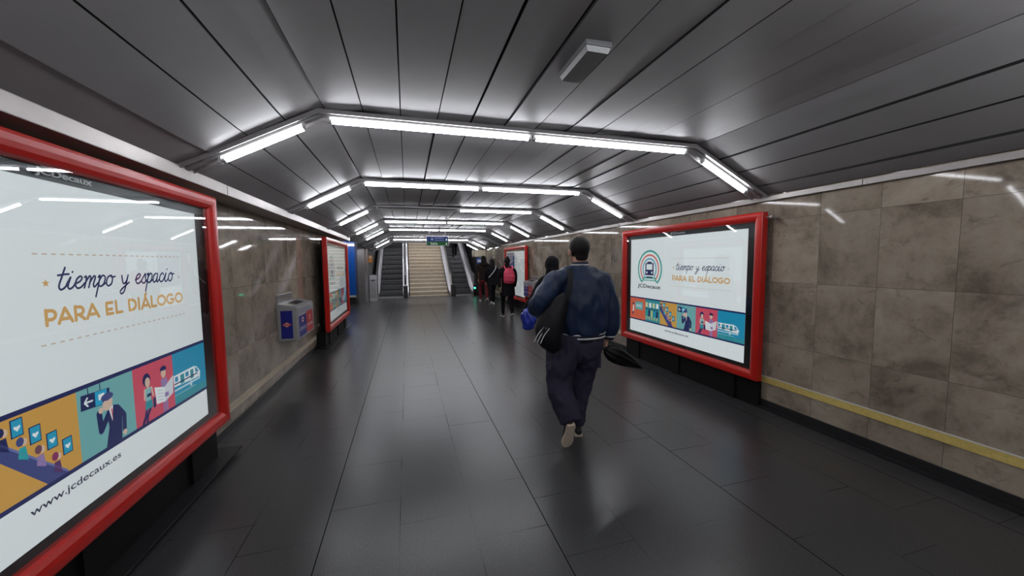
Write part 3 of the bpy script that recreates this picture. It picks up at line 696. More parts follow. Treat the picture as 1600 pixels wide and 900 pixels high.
def campaign_sheet(parent):
    """local x = 0..2.03 across, z = 0..1.395 up"""
    a = Art(); W, H = 2.03, 1.395
    a.rect(0, W, 0, H, WHITE, 0)
    ox = 0.04; oz = -0.415            # measured s -> x, z -> local
    # logo
    cx, cz = 0.455, 0.955
    for r, wd, col in ((0.245, 0.026, GREENP), (0.188, 0.024, (0.68, 0.16, 0.13)), (0.135, 0.022, (0.1, 0.36, 0.5))):
        a.ring(cx, cz, r, wd, -48, 228, col, 2)
    a.rect(cx-0.093, cx+0.093, cz-0.09, cz+0.085, NAVY, 3); a.rect(cx-0.05, cx+0.05, cz+0.085, cz+0.105, NAVY, 3)
    a.rect(cx-0.067, cx+0.067, cz-0.01, cz+0.07, WHITE, 4)
    for s in (-1, 1): a.disc(cx+s*0.055, cz-0.05, 0.016, WHITE, 4)
    a.rect(cx-0.13, cx+0.13, cz-0.138, cz-0.118, GREENP, 3); a.rect(cx-0.07, cx+0.07, cz-0.125, cz-0.108, NAVY, 4)
    a.stroke([(cx-0.16, cz-0.185), (cx-0.125, cz-0.125)], 0.02, GREENP, 3); a.stroke([(cx+0.16, cz-0.185), (cx+0.125, cz-0.125)], 0.02, GREENP, 3)
    a.rect(cx-0.16, cx+0.16, cz-0.168, cz-0.156, GREENP, 3)
    a.mesh_text('JCDecaux', 0.185, 0.662, 0.52, 0.072, (0.03, 0.03, 0.05), 2, 0.02)
    # slogan
    for zz, x0, x1 in ((1.098, 0.905, 1.84), (0.738, 0.905, 1.86)):
        n = 24
        for i in range(n):
            x = x0+(x1-x0)*i/n; a.rect(x, x+0.021, zz, zz+0.006, DASH, 2)
    script(a, 'tiempo y espacio', 0.99, 0.955, 0.76, 0.052, NAVY, 0.0085)
    a.star(0.948, 0.985, 0.017, GOLD, 2); a.star(1.805, 0.978, 0.014, DASH, 2)
    deco(a, 'PARA EL DIÁLOGO', 0.93, 0.818, 0.905, 0.060, GOLD, 0.0145)
    # band of pictures
    b0, b1 = 0.2, 0.512
    a.rect(0, W, b0-0.019, b1+0.019, NAVY, 1)
    xs = [0, 0.376, 0.70, 1.03, 1.355, 1.68, W]
    cols = [REDP, TEALD, ORN, TEALP, PINKP, CYAN]
    for i in range(6): a.rect(xs[i], xs[i+1], b0, b1, cols[i], 2)
    # 1: speech sign
    a.rect(0.13, 0.32, 0.34, 0.46, (0.12, 0.36, 0.33), 3); a.rect(0.145, 0.305, 0.355, 0.445, TEALP, 4)
    for k in range(3): a.ring(0.18+k*0.045, 0.40, 0.012, 0.007, 0, 360, WHITE, 5, 14)
    a.poly([(0.07, 0.30), (0.10, 0.30), (0.095, 0.40), (0.075, 0.40)], WHITE, 3); a.disc(0.085, 0.42, 0.018, NAVY, 3); a.stroke([(0.06, 0.26), (0.09, 0.30)], 0.02, NAVY, 3)
    # 2: seated people and posters
    for k in range(4): a.rect(0.385+k*0.078, 0.435+k*0.078, 0.40, 0.47, WHITE if k % 2 else (0.6, 0.62, 0.35), 3)
    for k in range(5):
        x = 0.41+k*0.058; a.disc(x, 0.385-0.01*(k % 2), 0.016, NAVY, 4); a.rect(x-0.02, x+0.02, 0.27, 0.36, (GREENP, NAVY, (0.5, 0.5, 0.2), CYAN, NAVY)[k], 4)
        a.rect(x-0.016, x+0.018, 0.225, 0.27, (0.4, 0.45, 0.25), 4)
    # 3: escalator riders
    a.poly([(0.70, 0.455), (0.70, 0.392), (0.875, 0.2), (0.965, 0.2)], BEAM, 3)
    a.stroke([(0.704, 0.453), (0.96, 0.206)], 0.008, (0.15, 0.17, 0.4), 4)
    for k in range(4):
        x = 0.762+k*0.062; z = 0.503-k*0.053
        a.rect(x, x+0.045, z-0.068, z, NAVY, 3); a.rect(x+0.004, x+0.041, z-0.064, z-0.004, (0.02, 0.33, 0.52), 4)
        a.poly([(x+0.022, z-0.048), (x+0.034, z-0.034), (x+0.032, z-0.026), (x+0.022, z-0.030), (x+0.012, z-0.026), (x+0.010, z-0.034)], WHITE, 5)
        hx = 0.730+k*0.062; hz = 0.472-k*0.0605
        bc = (NAVY, (0.02, 0.35, 0.38), LAV, (0.10, 0.03, 0.14))[k]
        a.poly([(hx-0.014, hz-0.058), (hx+0.022, hz-0.078), (hx+0.016, hz-0.022), (hx-0.008, hz-0.022)], bc, 4)
        a.disc(hx+0.012, hz-0.004, 0.010, SKINP, 5, rz=0.014); a.disc(hx-0.004, hz+0.002, 0.014, (NAVY, BEAM, (0.16, 0.06, 0.1), (0.25, 0.03, 0.12))[k], 6, rz=0.017)
    # 4: man on the telephone under a sign
    a.rect(1.085, 1.09, 0.47, b1, NAVY, 3); a.rect(1.15, 1.155, 0.48, b1, NAVY, 3)
    a.poly([(1.045, 0.42), (1.20, 0.405), (1.205, 0.475), (1.05, 0.487)], NAVY, 3)
    a.poly([(1.12, 0.415), (1.185, 0.41), (1.188, 0.475), (1.122, 0.479)], (0.02, 0.36, 0.6), 4); a.rect(1.138, 1.172, 0.435, 0.462, WHITE, 5)
    a.stroke([(1.105, 0.448), (1.065, 0.450)], 0.008, WHITE, 5); a.stroke([(1.08, 0.468), (1.065, 0.45), (1.08, 0.432)], 0.008, WHITE, 5)
    a.poly([(1.16, 0.2), (1.255, 0.2), (1.265, 0.31), (1.25, 0.375), (1.215, 0.385), (1.175, 0.365), (1.185, 0.29)], NAVY, 4)
    a.stroke([(1.185, 0.35), (1.14, 0.29), (1.135, 0.375)], 0.03, NAVY, 4); a.stroke([(1.245, 0.36), (1.28, 0.31), (1.275, 0.24)], 0.026, NAVY, 4)
    a.disc(1.275, 0.225, 0.013, SKINP, 5); a.poly([(1.188, 0.38), (1.215, 0.385), (1.205, 0.31)], WHITE, 5); a.poly([(1.2, 0.37), (1.21, 0.37), (1.206, 0.31)], PINKP, 6)
    a.poly([(1.155, 0.40), (1.165, 0.375), (1.205, 0.37), (1.215, 0.41), (1.205, 0.44), (1.165, 0.44)], SKINP, 5)
    a.disc(1.145, 0.385, 0.014, SKINP, 5); a.disc(1.185, 0.437, 0.036, BEAM, 6, rz=0.018); a.rect(1.155, 1.165, 0.418, 0.424, NAVY, 6); a.rect(1.18, 1.19, 0.418, 0.424, NAVY, 6)
    # 5: woman and reading man
    a.disc(1.452, 0.43, 0.030, NAVY, 3, rz=0.036); a.disc(1.457, 0.415, 0.019, SKINP, 4, rz=0.027); a.rect(1.45, 1.462, 0.38, 0.395, SKINP, 4)
    a.poly([(1.432, 0.385), (1.48, 0.385), (1.474, 0.31), (1.436, 0.31)], (0.25, 0.5, 0.52), 4); a.poly([(1.43, 0.315), (1.48, 0.315), (1.486, 0.27), (1.425, 0.27)], TEALD, 5)
    a.stroke([(1.437, 0.275), (1.425, 0.235), (1.405, 0.205)], 0.017, NAVY, 4); a.stroke([(1.47, 0.275), (1.44, 0.235), (1.435, 0.206)], 0.017, NAVY, 4)
    a.rect(1.445, 1.478, 0.335, 0.352, NAVY, 5); a.stroke([(1.43, 0.38), (1.425, 0.33)], 0.011, SKINP, 5); a.stroke([(1.484, 0.38), (1.492, 0.33)], 0.011, SKINP, 5); a.poly([(1.488, 0.26), (1.508, 0.26), (1.512, 0.315), (1.49, 0.315)], NAVY, 5)
    a.disc(1.592, 0.448, 0.027, NAVY, 3, rz=0.02); a.disc(1.59, 0.428, 0.021, SKINP, 4, rz=0.029); a.disc(1.59, 0.455, 0.026, NAVY, 5, rz=0.014)
    a.rect(1.572, 1.59, 0.2, 0.30, LAV, 3); a.rect(1.596, 1.614, 0.2, 0.30, LAV, 3); a.rect(1.565, 1.62, 0.3, 0.395, LAV, 3)
    a.poly([(1.505, 0.37), (1.59, 0.345), (1.59, 0.26), (1.515, 0.27)], WHITE, 6); a.poly([(1.59, 0.345), (1.672, 0.39), (1.662, 0.285), (1.59, 0.26)], (0.66, 0.68, 0.74), 6)
    for k in range(4): a.stroke([(1.525, 0.345-k*0.018), (1.575, 0.332-k*0.018)], 0.004, (0.5, 0.5, 0.6), 7, caps=False)
    a.rect(1.585, 1.62, 0.285, 0.31, LAV, 7)
    # 6: train
    tz = 0.31
    a.poly([(1.68, tz), (1.92, tz-0.012), (1.955, tz-0.002), (1.965, tz+0.016), (1.925, tz+0.062), (1.89, tz+0.072), (1.68, tz+0.068)], WHITE, 3)
    for k, wd in ((0, 0.03), (1, 0.04), (2, 0.035), (3, 0.035)):
        x = 1.69+k*0.053; a.rect(x, x+wd, tz+(0.0 if k in (1, 3) else 0.028), tz+0.058, TEALD if k in (1, 3) else (0.02, 0.25, 0.45), 4)
    a.poly([(1.905, tz+0.028), (1.945, tz+0.022), (1.922, tz+0.055), (1.905, tz+0.058)], (0.02, 0.25, 0.45), 4)
    a.rect(1.68, 1.955, tz-0.03, tz-0.018, (0.5, 0.66, 0.75), 3); a.rect(1.68, 1.93, tz+0.012, tz+0.02, NAVY, 5)
    a.rect(1.68, 1.9, tz-0.06, tz-0.05, TEALP, 3); a.disc(1.945, tz-0.006, 0.012, (0.7, 0.75, 0.8), 5); a.rect(1.84, 1.862, tz-0.045, tz-0.012, (0.5, 0.66, 0.75), 4)
    a.rect(xs[5], W, b0, b0+0.045, TEALD, 3)
    a.mesh_text('www.jcdecaux.es', 0.80, 0.105, 0.44, 0.040, (0.03, 0.035, 0.07), 2, 0.012)
    return a.done('poster_sheet', parent)

def map_sheet(parent):
    a = Art(); W, H = 2.03, 1.395
    a.rect(0, W, 0, H, (0.70, 0.72, 0.73), 0)
    a.rect(0.03, 0.95, 0.5, H-0.03, (0.035, 0.05, 0.13), 1)
    for k in range(9): a.rect(0.08, 0.9-0.1*(k % 3), 0.62+k*0.08, 0.63+k*0.08, (0.35, 0.38, 0.55), 2)
    for k in range(6): a.stroke([(0.1+k*0.13, 0.55), (0.2+k*0.1, 0.9), (0.15+k*0.14, 1.3)], 0.012, ((0.5, 0.1, 0.1), (0.5, 0.5, 0.6), (0.1, 0.3, 0.5))[k % 3], 2)
    for k in range(7): a.rect(1.06, 1.12, 0.62+k*0.105, 0.665+k*0.105, (0.12, 0.13, 0.2), 1)
    for k in range(16): a.rect(1.22, 1.95-0.15*(k % 2), 0.12+k*0.077, 0.128+k*0.077, (0.45, 0.47, 0.5), 1)
    return a.done('poster_sheet', parent)

def lightbox(label, loc, rotz, sheet, plinth_d, group='red framed advertising lightboxes', ledge=True):
    """local: x 0..2.4 across, z up from floor, front face at y=0, back y=+0.08"""
    r = thing('advertising_lightbox', label, 'advertising lightbox', loc, rotz, group)
    W = 2.40; z0, z1 = 0.28, 1.955; fw = 0.092
    # mitred frame, rounded section
    sec = [(0.0, 0.012), (0.0, 0.075), (0.02, 0.085), (fw, 0.085), (fw, 0.030), (fw-0.008, 0.016), (fw-0.028, 0.004), (fw-0.05, 0.0), (0.018, 0.0), (0.005, 0.004)]
    bm = B(); rings = []
    for cx, cz, dx, dz in ((0, z0, 1, 1), (W, z0, -1, 1), (W, z1, -1, -1), (0, z1, 1, -1)):
        rings.append([bm.verts.new((cx+dx*s, y, cz+dz*s)) for s, y in sec])
    for i in range(4):
        p, q = rings[i], rings[(i+1) % 4]
        for j in range(len(sec)):
            k = (j+1) % len(sec); bm.faces.new((p[j], p[k], q[k], q[j]))
    o = obj('frame', bm, M['red'], r)
    bv = o.modifiers.new('bevel', 'BEVEL'); bv.width = 0.004; bv.segments = 2; bv.limit_method = 'ANGLE'; bv.angle_limit = math.radians(50)
    bm = B(); box(bm, fw-0.01, W-fw+0.01, 0.052, 0.075, z0+fw-0.01, z1-fw+0.01)
    bk = obj('backing_panel', bm, M['blackp'], r)
    s = sheet(r); s.location = (0.185, 0.050, z0+0.135)
    bm = B(); box(bm, fw-0.004, W-fw+0.004, 0.028, 0.031, z0+fw-0.004, z1-fw+0.004)
    obj('glass_pane', bm, M['glass'], r)
    t = text_obj('maker_lettering', 'JCDecaux', 0.05, M['silver'], r, (1.07, 0.044, z1-0.134), width=0.27, height=0.036, bold=0.0012)
    # plinth
    bm = B(); box(bm, 0.03, W-0.03 if True else W, 0.09, plinth_d, 0.0, z0-0.02)
    for x in (0.35, 1.2, 2.05): box(bm, x-0.05, x+0.05, 0.07, 0.12, 0.0, z0+0.05)
    obj('plinth', bm, M['blackm'], r)
    bm = B(); box(bm, 0.1, W-0.1, 0.085, min(0.12, plinth_d), z0+0.05, z1-0.05); obj('back_box', bm, M['blackm'], r)
    if ledge:
        bm = B(); box(bm, -0.12, W+0.12, -0.01, plinth_d, 0.0, 0.012); obj('floor_plate', bm, M['skirt'], r)
    return r
L1 = lightbox('large red framed lightbox at the left edge, nearest the viewer', (-1.33, 0.83, 0.03), PI/2, campaign_sheet, 0.235)
L2 = dup(L1, loc=(-1.33, 7.05, 0), label='distant red framed lightbox on left wall beyond the waste bin')
R1 = dup(L1, loc=(3.30, 5.17, 0), rotz=-PI/2, label='red framed lightbox with train logo on right wall beside the walking man')
for ch in list(R1.children)+list(L2.children):
    if ch.name.startswith('floor_plate') and ch.parent == R1: bpy.data.objects.remove(ch)
for ch in list(R1.children):
    if ch.name.startswith('plinth'):
        bm = B(); box(bm, 0.05, 2.37, 0.078, 0.115, 0, 0.26)
        for x in (0.35, 1.2, 2.05): box(bm, x-0.05, x+0.05, 0.06, 0.078, 0.0, 0.33)
        p = obj('plinth', bm, M['blackm'], R1); bpy.data.objects.remove(ch)
bm = B(); cyl(bm, (2.40, 0.055, 1.90), (2.46, 0.055, 1.90), 0.007, 10); cyl(bm, (2.45, 0.05, 1.90), (2.47, 0.05, 1.90), 0.014, 10); box(bm, 2.44, 2.47, 0.05, 0.128, 1.89, 1.91)
obj('lock_bolt', bm, M['steelb'], R1)
R2 = lightbox('far red framed lightbox with map on right wall, behind pink backpack', (3.30, 12.55, 0), -PI/2, map_sheet, 0.11, ledge=False)

for ch in L1.children:
    if ch.name.startswith('poster_sheet'): ch.scale = (1.03, 1, 1); ch.location.x = 0.098
# ------------------------------------------------------------------ waste bins
def bin_(label, loc, rotz):
    """local: x along the wall 0..0.82, y 0 = front .. 0.23 = wall"""
    r = thing('waste_bin', label, 'waste bin', loc, rotz, 'wall mounted waste bins')
    bm = B(); prism(bm, [(0.0, 0.0), (0.0, 0.425), (0.23, 0.475), (0.23, 0.0)], 'x', 0, 0.82)
    bmesh.ops.bevel(bm, geom=list(bm.edges), offset=0.012, segments=2, affect='EDGES')
    obj('body', bm, M['binbody'], r)
    bm = B(); box(bm, 0.02, 0.62, 0.215, 0.23, 0.44, 0.58, bev=0.003); obj('back_plate', bm, M['steel'], r)
    bm = B()
    z = lambda y: 0.427+y*0.05/0.23
    v = [bm.verts.new(p) for p in ((0.22, 0.06, z(0.06)+0.001), (0.6, 0.06, z(0.06)+0.001), (0.6, 0.16, z(0.16)+0.001), (0.22, 0.16, z(0.16)+0.001))]
    bm.faces.new(v); obj('opening', bm, M['blackm'], r)
    for xe, nm in ((-0.0012, 'end_sticker'), (0.8212, 'end_sticker')):
        bm = B(); box(bm, xe-0.001, xe+0.001, 0.055, 0.185, 0.035, 0.385); e = obj(nm, bm, M['binblue'], r)
        s = -1 if xe < 0.1 else 1
        bm = B()
        x = xe+s*0.002
        # diamond emblem outline with bar
        for (w, h, mi) in ((0.055, 0.036, 0), (0.043, 0.026, 1)):
            xx = x+s*0.0006*mi
            bm.faces.new([bm.verts.new(p) for p in ((xx, 0.12-w, 0.21), (xx, 0.12, 0.21-h), (xx, 0.12+w, 0.21), (xx, 0.12, 0.21+h))]).material_index = mi
        xx = x+s*0.0016
        bm.faces.new([bm.verts.new(p) for p in ((xx, 0.12-0.032, 0.202), (xx, 0.12+0.032, 0.202), (xx, 0.12+0.032, 0.218), (xx, 0.12-0.032, 0.218))]).material_index = 0
        obj('emblem', bm, [M['binred'], M['whiteedge']], e)
    a = Art()
    a.rect(0.0, 0.70, 0.0, 0.375, (0.42, 0.42, 0.44), 0)
    for k in range(4): a.rect(0.03, 0.66-0.08*(k % 2), 0.30+k*0.017, 0.306+k*0.017, (0.12, 0.12, 0.3), 1)
    a.rect(0.0, 0.35, 0.0, 0.27, (0.015, 0.02, 0.24), 1); a.rect(0.35, 0.70, 0.0, 0.29, (0.55, 0.04, 0.045), 1)
    a.poly([(0.09, 0.21), (0.17, 0.16), (0.25, 0.21), (0.17, 0.26)], (0.6, 0.06, 0.07), 2); a.poly([(0.11, 0.21), (0.17, 0.173), (0.23, 0.21), (0.17, 0.247)], (0.6, 0.6, 0.65), 3); a.rect(0.13, 0.21, 0.202, 0.218, (0.015, 0.02, 0.24), 4)
    a.disc(0.53, 0.19, 0.035, (0.65, 0.6, 0.6), 2); a.disc(0.53, 0.19, 0.02, (0.55, 0.04, 0.045), 3)
    a.mesh_text('ESTE ES TU', 0.03, 0.075, 0.29, 0.045, (0.6, 0.6, 0.65), 2, 0.02); a.mesh_text('VAGÓN', 0.40, 0.085, 0.26, 0.04, (0.65, 0.55, 0.55), 2, 0.02) if False else a.rect(0.39, 0.67, 0.085, 0.12, (0.62, 0.35, 0.36), 2)
    s = a.done('front_sticker', r, 'ink'); s.location = (0.06, -0.0015, 0.03)
    return r
Bn = bin_('grey wall bin with blue and red stickers between the left lightboxes', (-1.34, 5.13, 0.525), PI/2)
dup(Bn, loc=(3.20, 10.0, 0.505), rotz=-PI/2, label='grey wall bin on the right wall in front of map lightbox')

# small wall signs far right
o = thing('wall_sign', 'small round-marked notice on right wall beyond map lightbox', 'sign', (3.425, 14.6, 1.62), 0, 'small notices at the far right wall')
bm = B(); box(bm, -0.015, 0.004, -0.16, 0.16, 0, 0.36, bev=0.002); obj('plate', bm, M['cream'], o)
bm = B(); cyl(bm, (-0.016, 0, 0.2), (-0.019, 0, 0.2), 0.11, 20); obj('dial', bm, M['blackm'], o)
bm = B(); cyl(bm, (-0.0195, 0, 0.2), (-0.022, 0, 0.2), 0.07, 20); obj('dial_centre', bm, M['cream'], o)
o = thing('wall_sign', 'small upright framed notice on right wall next to map lightbox', 'sign', (3.425, 12.95, 1.5), 0, 'small notices at the far right wall')
bm = B(); box(bm, -0.015, 0.004, -0.12, 0.12, 0, 0.36, bev=0.002); obj('frame', bm, M['blackm'], o)
bm = B(); box(bm, -0.018, -0.0155, -0.09, 0.09, 0.03, 0.33); obj('notice', bm, M['cream'], o)
o = thing('wall_sign', 'small blue notice beyond the cream soffit at far right', 'sign', (3.17, 16.45, 1.42), 0, 'small notices at the far right wall')
bm = B(); box(bm, -0.12, 0.1, -0.02, 0.02, 0, 0.24, bev=0.002); obj('plate', bm, M['blue'], o)
bm = B(); box(bm, -0.09, 0.07, -0.024, -0.0205, 0.05, 0.17); obj('marking', bm, M['whiteedge'], o)
bm = B(); box(bm, -0.01, 0.01, 0.0, 0.02, 0.24, 0.31); obj('hanger', bm, M['steel'], o)

# ------------------------------------------------------------------ people
def V(*a): return Vector(a)
def catmull(P, k=5):
    out = []
    for i in range(len(P)-1):
        p0, p1, p2, p3 = P[max(i-1, 0)], P[i], P[i+1], P[min(i+2, len(P)-1)]
        for j in range(k):
            t = j/k
            out.append([0.5*(2*b+(c-a)*t+(2*a-5*b+4*c-d)*t*t+(3*b-a-3*c+d)*t*t*t) for a, b, c, d in zip(p0, p1, p2, p3)])
    out.append(list(P[-1])); return out

def limb(bm, rows, side=(1, 0, 0), n=16, k=5, round_ends=True, end_flat=(False, False)):
    """rows: (x,y,z,ra,rb); ra along side, rb along the third direction"""
    R_ = catmull(rows, k) if k > 1 else [list(r) for r in rows]
    P = [Vector(r[:3]) for r in R_]; side = Vector(side); rings = []
    def ring(p, t, ra, rb):
        s = (side-t*side.dot(t))
        s.normalize(); o = t.cross(s)
        return [bm.verts.new(p+s*ra*math.cos(a)+o*rb*math.sin(a)) for a in [2*PI*i/n for i in range(n)]]
    T = [((P[min(i+1, len(P)-1)]-P[max(i-1, 0)]).normalized()) for i in range(len(P))]
    def cap(p, t, ra, rb, sgn):
        rr = []
        for a in (0.35, 0.7, 0.92):
            q = math.sqrt(1-a*a); rr.append(ring(p+t*sgn*min(ra, rb)*a, t, ra*q, rb*q))
        return rr
    if round_ends and not end_flat[0]: rings += cap(P[0], T[0], R_[0][3], R_[0][4], -1)[::-1]
    for p, t, r in zip(P, T, R_): rings.append(ring(p, t, r[3], r[4]))
    if round_ends and not end_flat[1]: rings += cap(P[-1], T[-1], R_[-1][3], R_[-1][4], 1)
    for i in range(len(rings)-1):
        for j in range(n): bm.faces.new((rings[i][j], rings[i][(j+1) % n], rings[i+1][(j+1) % n], rings[i+1][j]))
    bm.faces.new(rings[0][::-1]); bm.faces.new(rings[-1])

def ell(bm, c, r, rot=None, n=20):
    bmesh.ops.create_uvsphere(bm, u_segments=n, v_segments=n//2+2, radius=1, matrix=Matrix.Translation(Vector(c)) @ (rot.to_4x4() if rot else Matrix.Identity(4)) @ Matrix.Diagonal((*r, 1)))

def blob(name, bm, m, parent, voxel=0.01, smooth=4, folds=0.0, fscale=11, org=(0, 0, 0)):
    bmesh.ops.recalc_face_normals(bm, faces=bm.faces)
    me = bpy.data.meshes.new('t'); bm.to_mesh(me); bm.free(); o = bpy.data.objects.new('t', me); COL.objects.link(o)
    rm = o.modifiers.new('r', 'REMESH'); rm.mode = 'VOXEL'; rm.voxel_size = voxel
    if smooth:
        sm = o.modifiers.new('s', 'SMOOTH'); sm.factor = 0.5; sm.iterations = smooth
    bpy.context.view_layer.update(); dg = bpy.context.evaluated_depsgraph_get()
    out = bpy.data.meshes.new_from_object(o.evaluated_get(dg)); bpy.data.objects.remove(o); out.name = name
    if folds:
        nr = [v.normal.copy() for v in out.vertices]; org = Vector(org)
        for v, nn in zip(out.vertices, nr):
            p = (v.co+org)*fscale; p.z *= 0.55
            f = 1-abs(noise.noise(p+V(3, 7, 1)))*2.4
            g = noise.noise(p*2.3)
            v.co += nn*folds*(f*0.8+g*0.5)
    out.materials.clear()
    return link(name, out, m, parent, True)

def hand(bm, wrist, dirv, palm_n, thumb_side, s=1.0, curl=0.9, spread=0.0):
    """palm from wrist along dirv; palm_n = direction the palm faces; thumb_side = direction of the thumb"""
    d = Vector(dirv).normalized(); pn = Vector(palm_n); pn = (pn-d*pn.dot(d)).normalized(); ts = d.cross(pn)
    if ts.dot(Vector(thumb_side)) < 0: ts = -ts
    w = Vector(wrist)
    limb(bm, [(*(w-d*0.03*s), 0.026*s, 0.019*s), (*(w+d*0.01*s), 0.030*s, 0.017*s), (*(w+d*0.05*s), 0.041*s, 0.016*s), (*(w+d*0.088*s), 0.041*s, 0.013*s)], side=ts, n=14)
    for k, ln in enumerate((0.072, 0.080, 0.075, 0.058)):
        base = w+d*0.085*s+ts*(0.030-0.0205*k)*s
        a = 0.25; p = base; rows = [(*p, 0.0092*s, 0.0092*s)]
        for j, fr in enumerate((0.45, 0.31, 0.24)):
            a += curl*(0.75 if j else 0.8)
            p = p+(d*math.cos(a)+pn*math.sin(a))*ln*fr*s
            r = (0.0088, 0.0080, 0.0070)[j]*s; rows.append((*p, r, r))
        limb(bm, rows, side=ts, n=10, k=2)
    b = w+d*0.025*s+ts*0.030*s
    q1 = b+(d*0.6+ts*0.6+pn*0.25).normalized()*0.038*s; q2 = q1+(d*0.7+ts*0.05+pn*0.75).normalized()*0.030*s; q3 = q2+(d*0.5-ts*0.3+pn*0.8).normalized()*0.022*s
    limb(bm, [(*b, 0.013*s, 0.013*s), (*q1, 0.0115*s, 0.0115*s), (*q2, 0.0100*s, 0.0100*s), (*q3, 0.0085*s, 0.0085*s)], side=pn.cross(d), n=10, k=2)

def head(bm, c, s=1.0):
    """face towards +y"""
    x, y, z = c
    ell(bm, (x, y-0.012*s, z+0.022*s), (0.075*s, 0.094*s, 0.092*s)); ell(bm, (x, y+0.028*s, z-0.04*s), (0.058*s, 0.066*s, 0.075*s))
    ell(bm, (x, y+0.06*s, z-0.088*s), (0.026*s, 0.024*s, 0.022*s))
    limb(bm, [(x, y+0.088*s, z+0.012*s, 0.008*s, 0.008*s), (x, y+0.108*s, z-0.022*s, 0.013*s, 0.012*s)], n=10, k=1)
    for q in (-1, 1):
        ell(bm, (x+q*0.078*s, y+0.002*s, z-0.012*s), (0.011*s, 0.020*s, 0.032*s)); ell(bm, (x+q*0.034*s, y+0.070*s, z+0.028*s), (0.022*s, 0.014*s, 0.008*s))

def face_bits(r, c, s=1.0):
    x, y, z = c
    bm = B()
    for q in (-1, 1): ell(bm, (x+q*0.030*s, y+0.083*s, z+0.010*s), (0.013*s, 0.008*s, 0.007*s), n=10)
    obj('eyes', bm, M['eye'], r, True)
    for q in (-1, 1):
        bm = B(); ell(bm, (x+q*0.030*s, y+0.0895*s, z+0.009*s), (0.0055*s, 0.004*s, 0.0055*s), n=10); obj('pupil', bm, M['hair'], r, True)
        bm = B(); limb(bm, [(x+q*0.015*s, y+0.088*s, z+0.031*s, 0.003*s, 0.003*s), (x+q*0.048*s, y+0.078*s, z+0.032*s, 0.003*s, 0.003*s)], side=(0, 0, 1), n=8, k=1); obj('eyebrow', bm, M['hair'], r, True)
    bm = B(); ell(bm, (x, y+0.088*s, z-0.052*s), (0.023*s, 0.008*s, 0.006*s), n=12); obj('lips', bm, M['lip'], r, True)

def shoe(r, heel, toe, up, m_up='shoe', m_sole='sole', s=1.0, nm='shoe'):
    """shoe from heel point to toe point (on the sole), up = direction out of the foot"""
    h, t = Vector(heel), Vector(toe); d = (t-h).normalized(); L = (t-h).length; u = Vector(up); u = (u-d*u.dot(d)).normalized(); sd = d.cross(u)
    prof = [(0.0, 0.030), (0.08, 0.036), (0.25, 0.035), (0.45, 0.036), (0.65, 0.046), (0.8, 0.047), (0.92, 0.038), (1.0, 0.018)]
    def P(f, w, z): return h+d*L*f+sd*w*s+u*z
    bm = B(); lo = []; hi = []
    outline = [(f, w) for f, w in prof]+[(f, -w) for f, w in prof[::-1]]
    outline = [tuple(q) for q in catmull(outline, 3)]
    lo = [bm.verts.new(P(f, w, 0)) for f, w in outline[:-1]]; hi = [bm.verts.new(P(f, w, 0.024*s)) for f, w in outline[:-1]]
    bm.faces.new(lo[::-1]); bm.faces.new(hi); n = len(lo)
    for i in range(n): bm.faces.new((lo[i], lo[(i+1) % n], hi[(i+1) % n], hi[i]))
    so = obj(nm+'_sole', bm, M[m_sole], None)
    bm = B(); rows = []
    for f, w, z in ((0.03, 0.029, 0.050), (0.15, 0.034, 0.058), (0.32, 0.034, 0.052), (0.55, 0.038, 0.036), (0.75, 0.042, 0.026), (0.93, 0.032, 0.018)):
        c = P(f, 0, 0.018*s+z*0.55*s); rows.append((*c, w*s, z*0.62*s))
    limb(bm, rows, side=sd, n=16, k=3)
    a = P(0.17, 0, 0.05*s); b = P(0.16, 0, 0.10*s); limb(bm, [(*a, 0.033*s, 0.040*s), (*b, 0.031*s, 0.036*s)], side=sd, n=14, k=1)
    up_o = blob(nm, bm, M[m_up], r, voxel=0.008, smooth=2)
    so.name = 'sole'; so.parent = up_o
    return up_o

# ---- the man in the navy jacket
rx, ry = 1.33, 2.72
man = thing('person', 'person seen from behind in navy bomber jacket and dark trousers, walking away', 'person', (rx, ry, 0))
def W(x, y, z, *r): return (x-rx, y-ry, z, *r)
HC = W(1.358, 2.76, 1.578)
bm = B(); head(bm, HC)
limb(bm, [W(1.36, 2.735, 1.40, 0.06, 0.06), W(1.36, 2.735, 1.46, 0.055, 0.058), W(1.358, 2.75, 1.53, 0.053, 0.058)])
limb(bm, [W(1.38, 2.73, 0.84, 0.14, 0.09), W(1.38, 2.73, 1.0, 0.13, 0.085), W(1.37, 2.72, 1.2, 0.15, 0.095), W(1.365, 2.72, 1.36, 0.16, 0.085), W(1.36, 2.725, 1.42, 0.08, 0.06)])
# right arm, hand hanging
limb(bm, [W(1.53, 2.725, 1.36, 0.045, 0.045), W(1.585, 2.72, 1.22, 0.042, 0.042), W(1.622, 2.70, 1.08, 0.036, 0.036), W(1.628, 2.71, 0.95, 0.030, 0.030), W(1.612, 2.73, 0.84, 0.022, 0.026)])
hand(bm, W(1.608, 2.735, 0.825), (-0.22, 0.05, -1), (-0.9, 0.25, 0), (0.1, 1, 0), 1.0, 0.95)
# left arm bent, hand on the strap in front
limb(bm, [W(1.19, 2.72, 1.36, 0.045, 0.045), W(1.09, 2.69, 1.27, 0.042, 0.042), W(1.0, 2.66, 1.18, 0.036, 0.036), W(1.03, 2.78, 1.14, 0.032, 0.032), W(1.10, 2.90, 1.20, 0.025, 0.025)])
hand(bm, W(1.12, 2.915, 1.215), (0.6, 0.35, 0.7), (0.3, -0.9, 0.1), (-0.4, 0, 1), 1.0, 0.8)
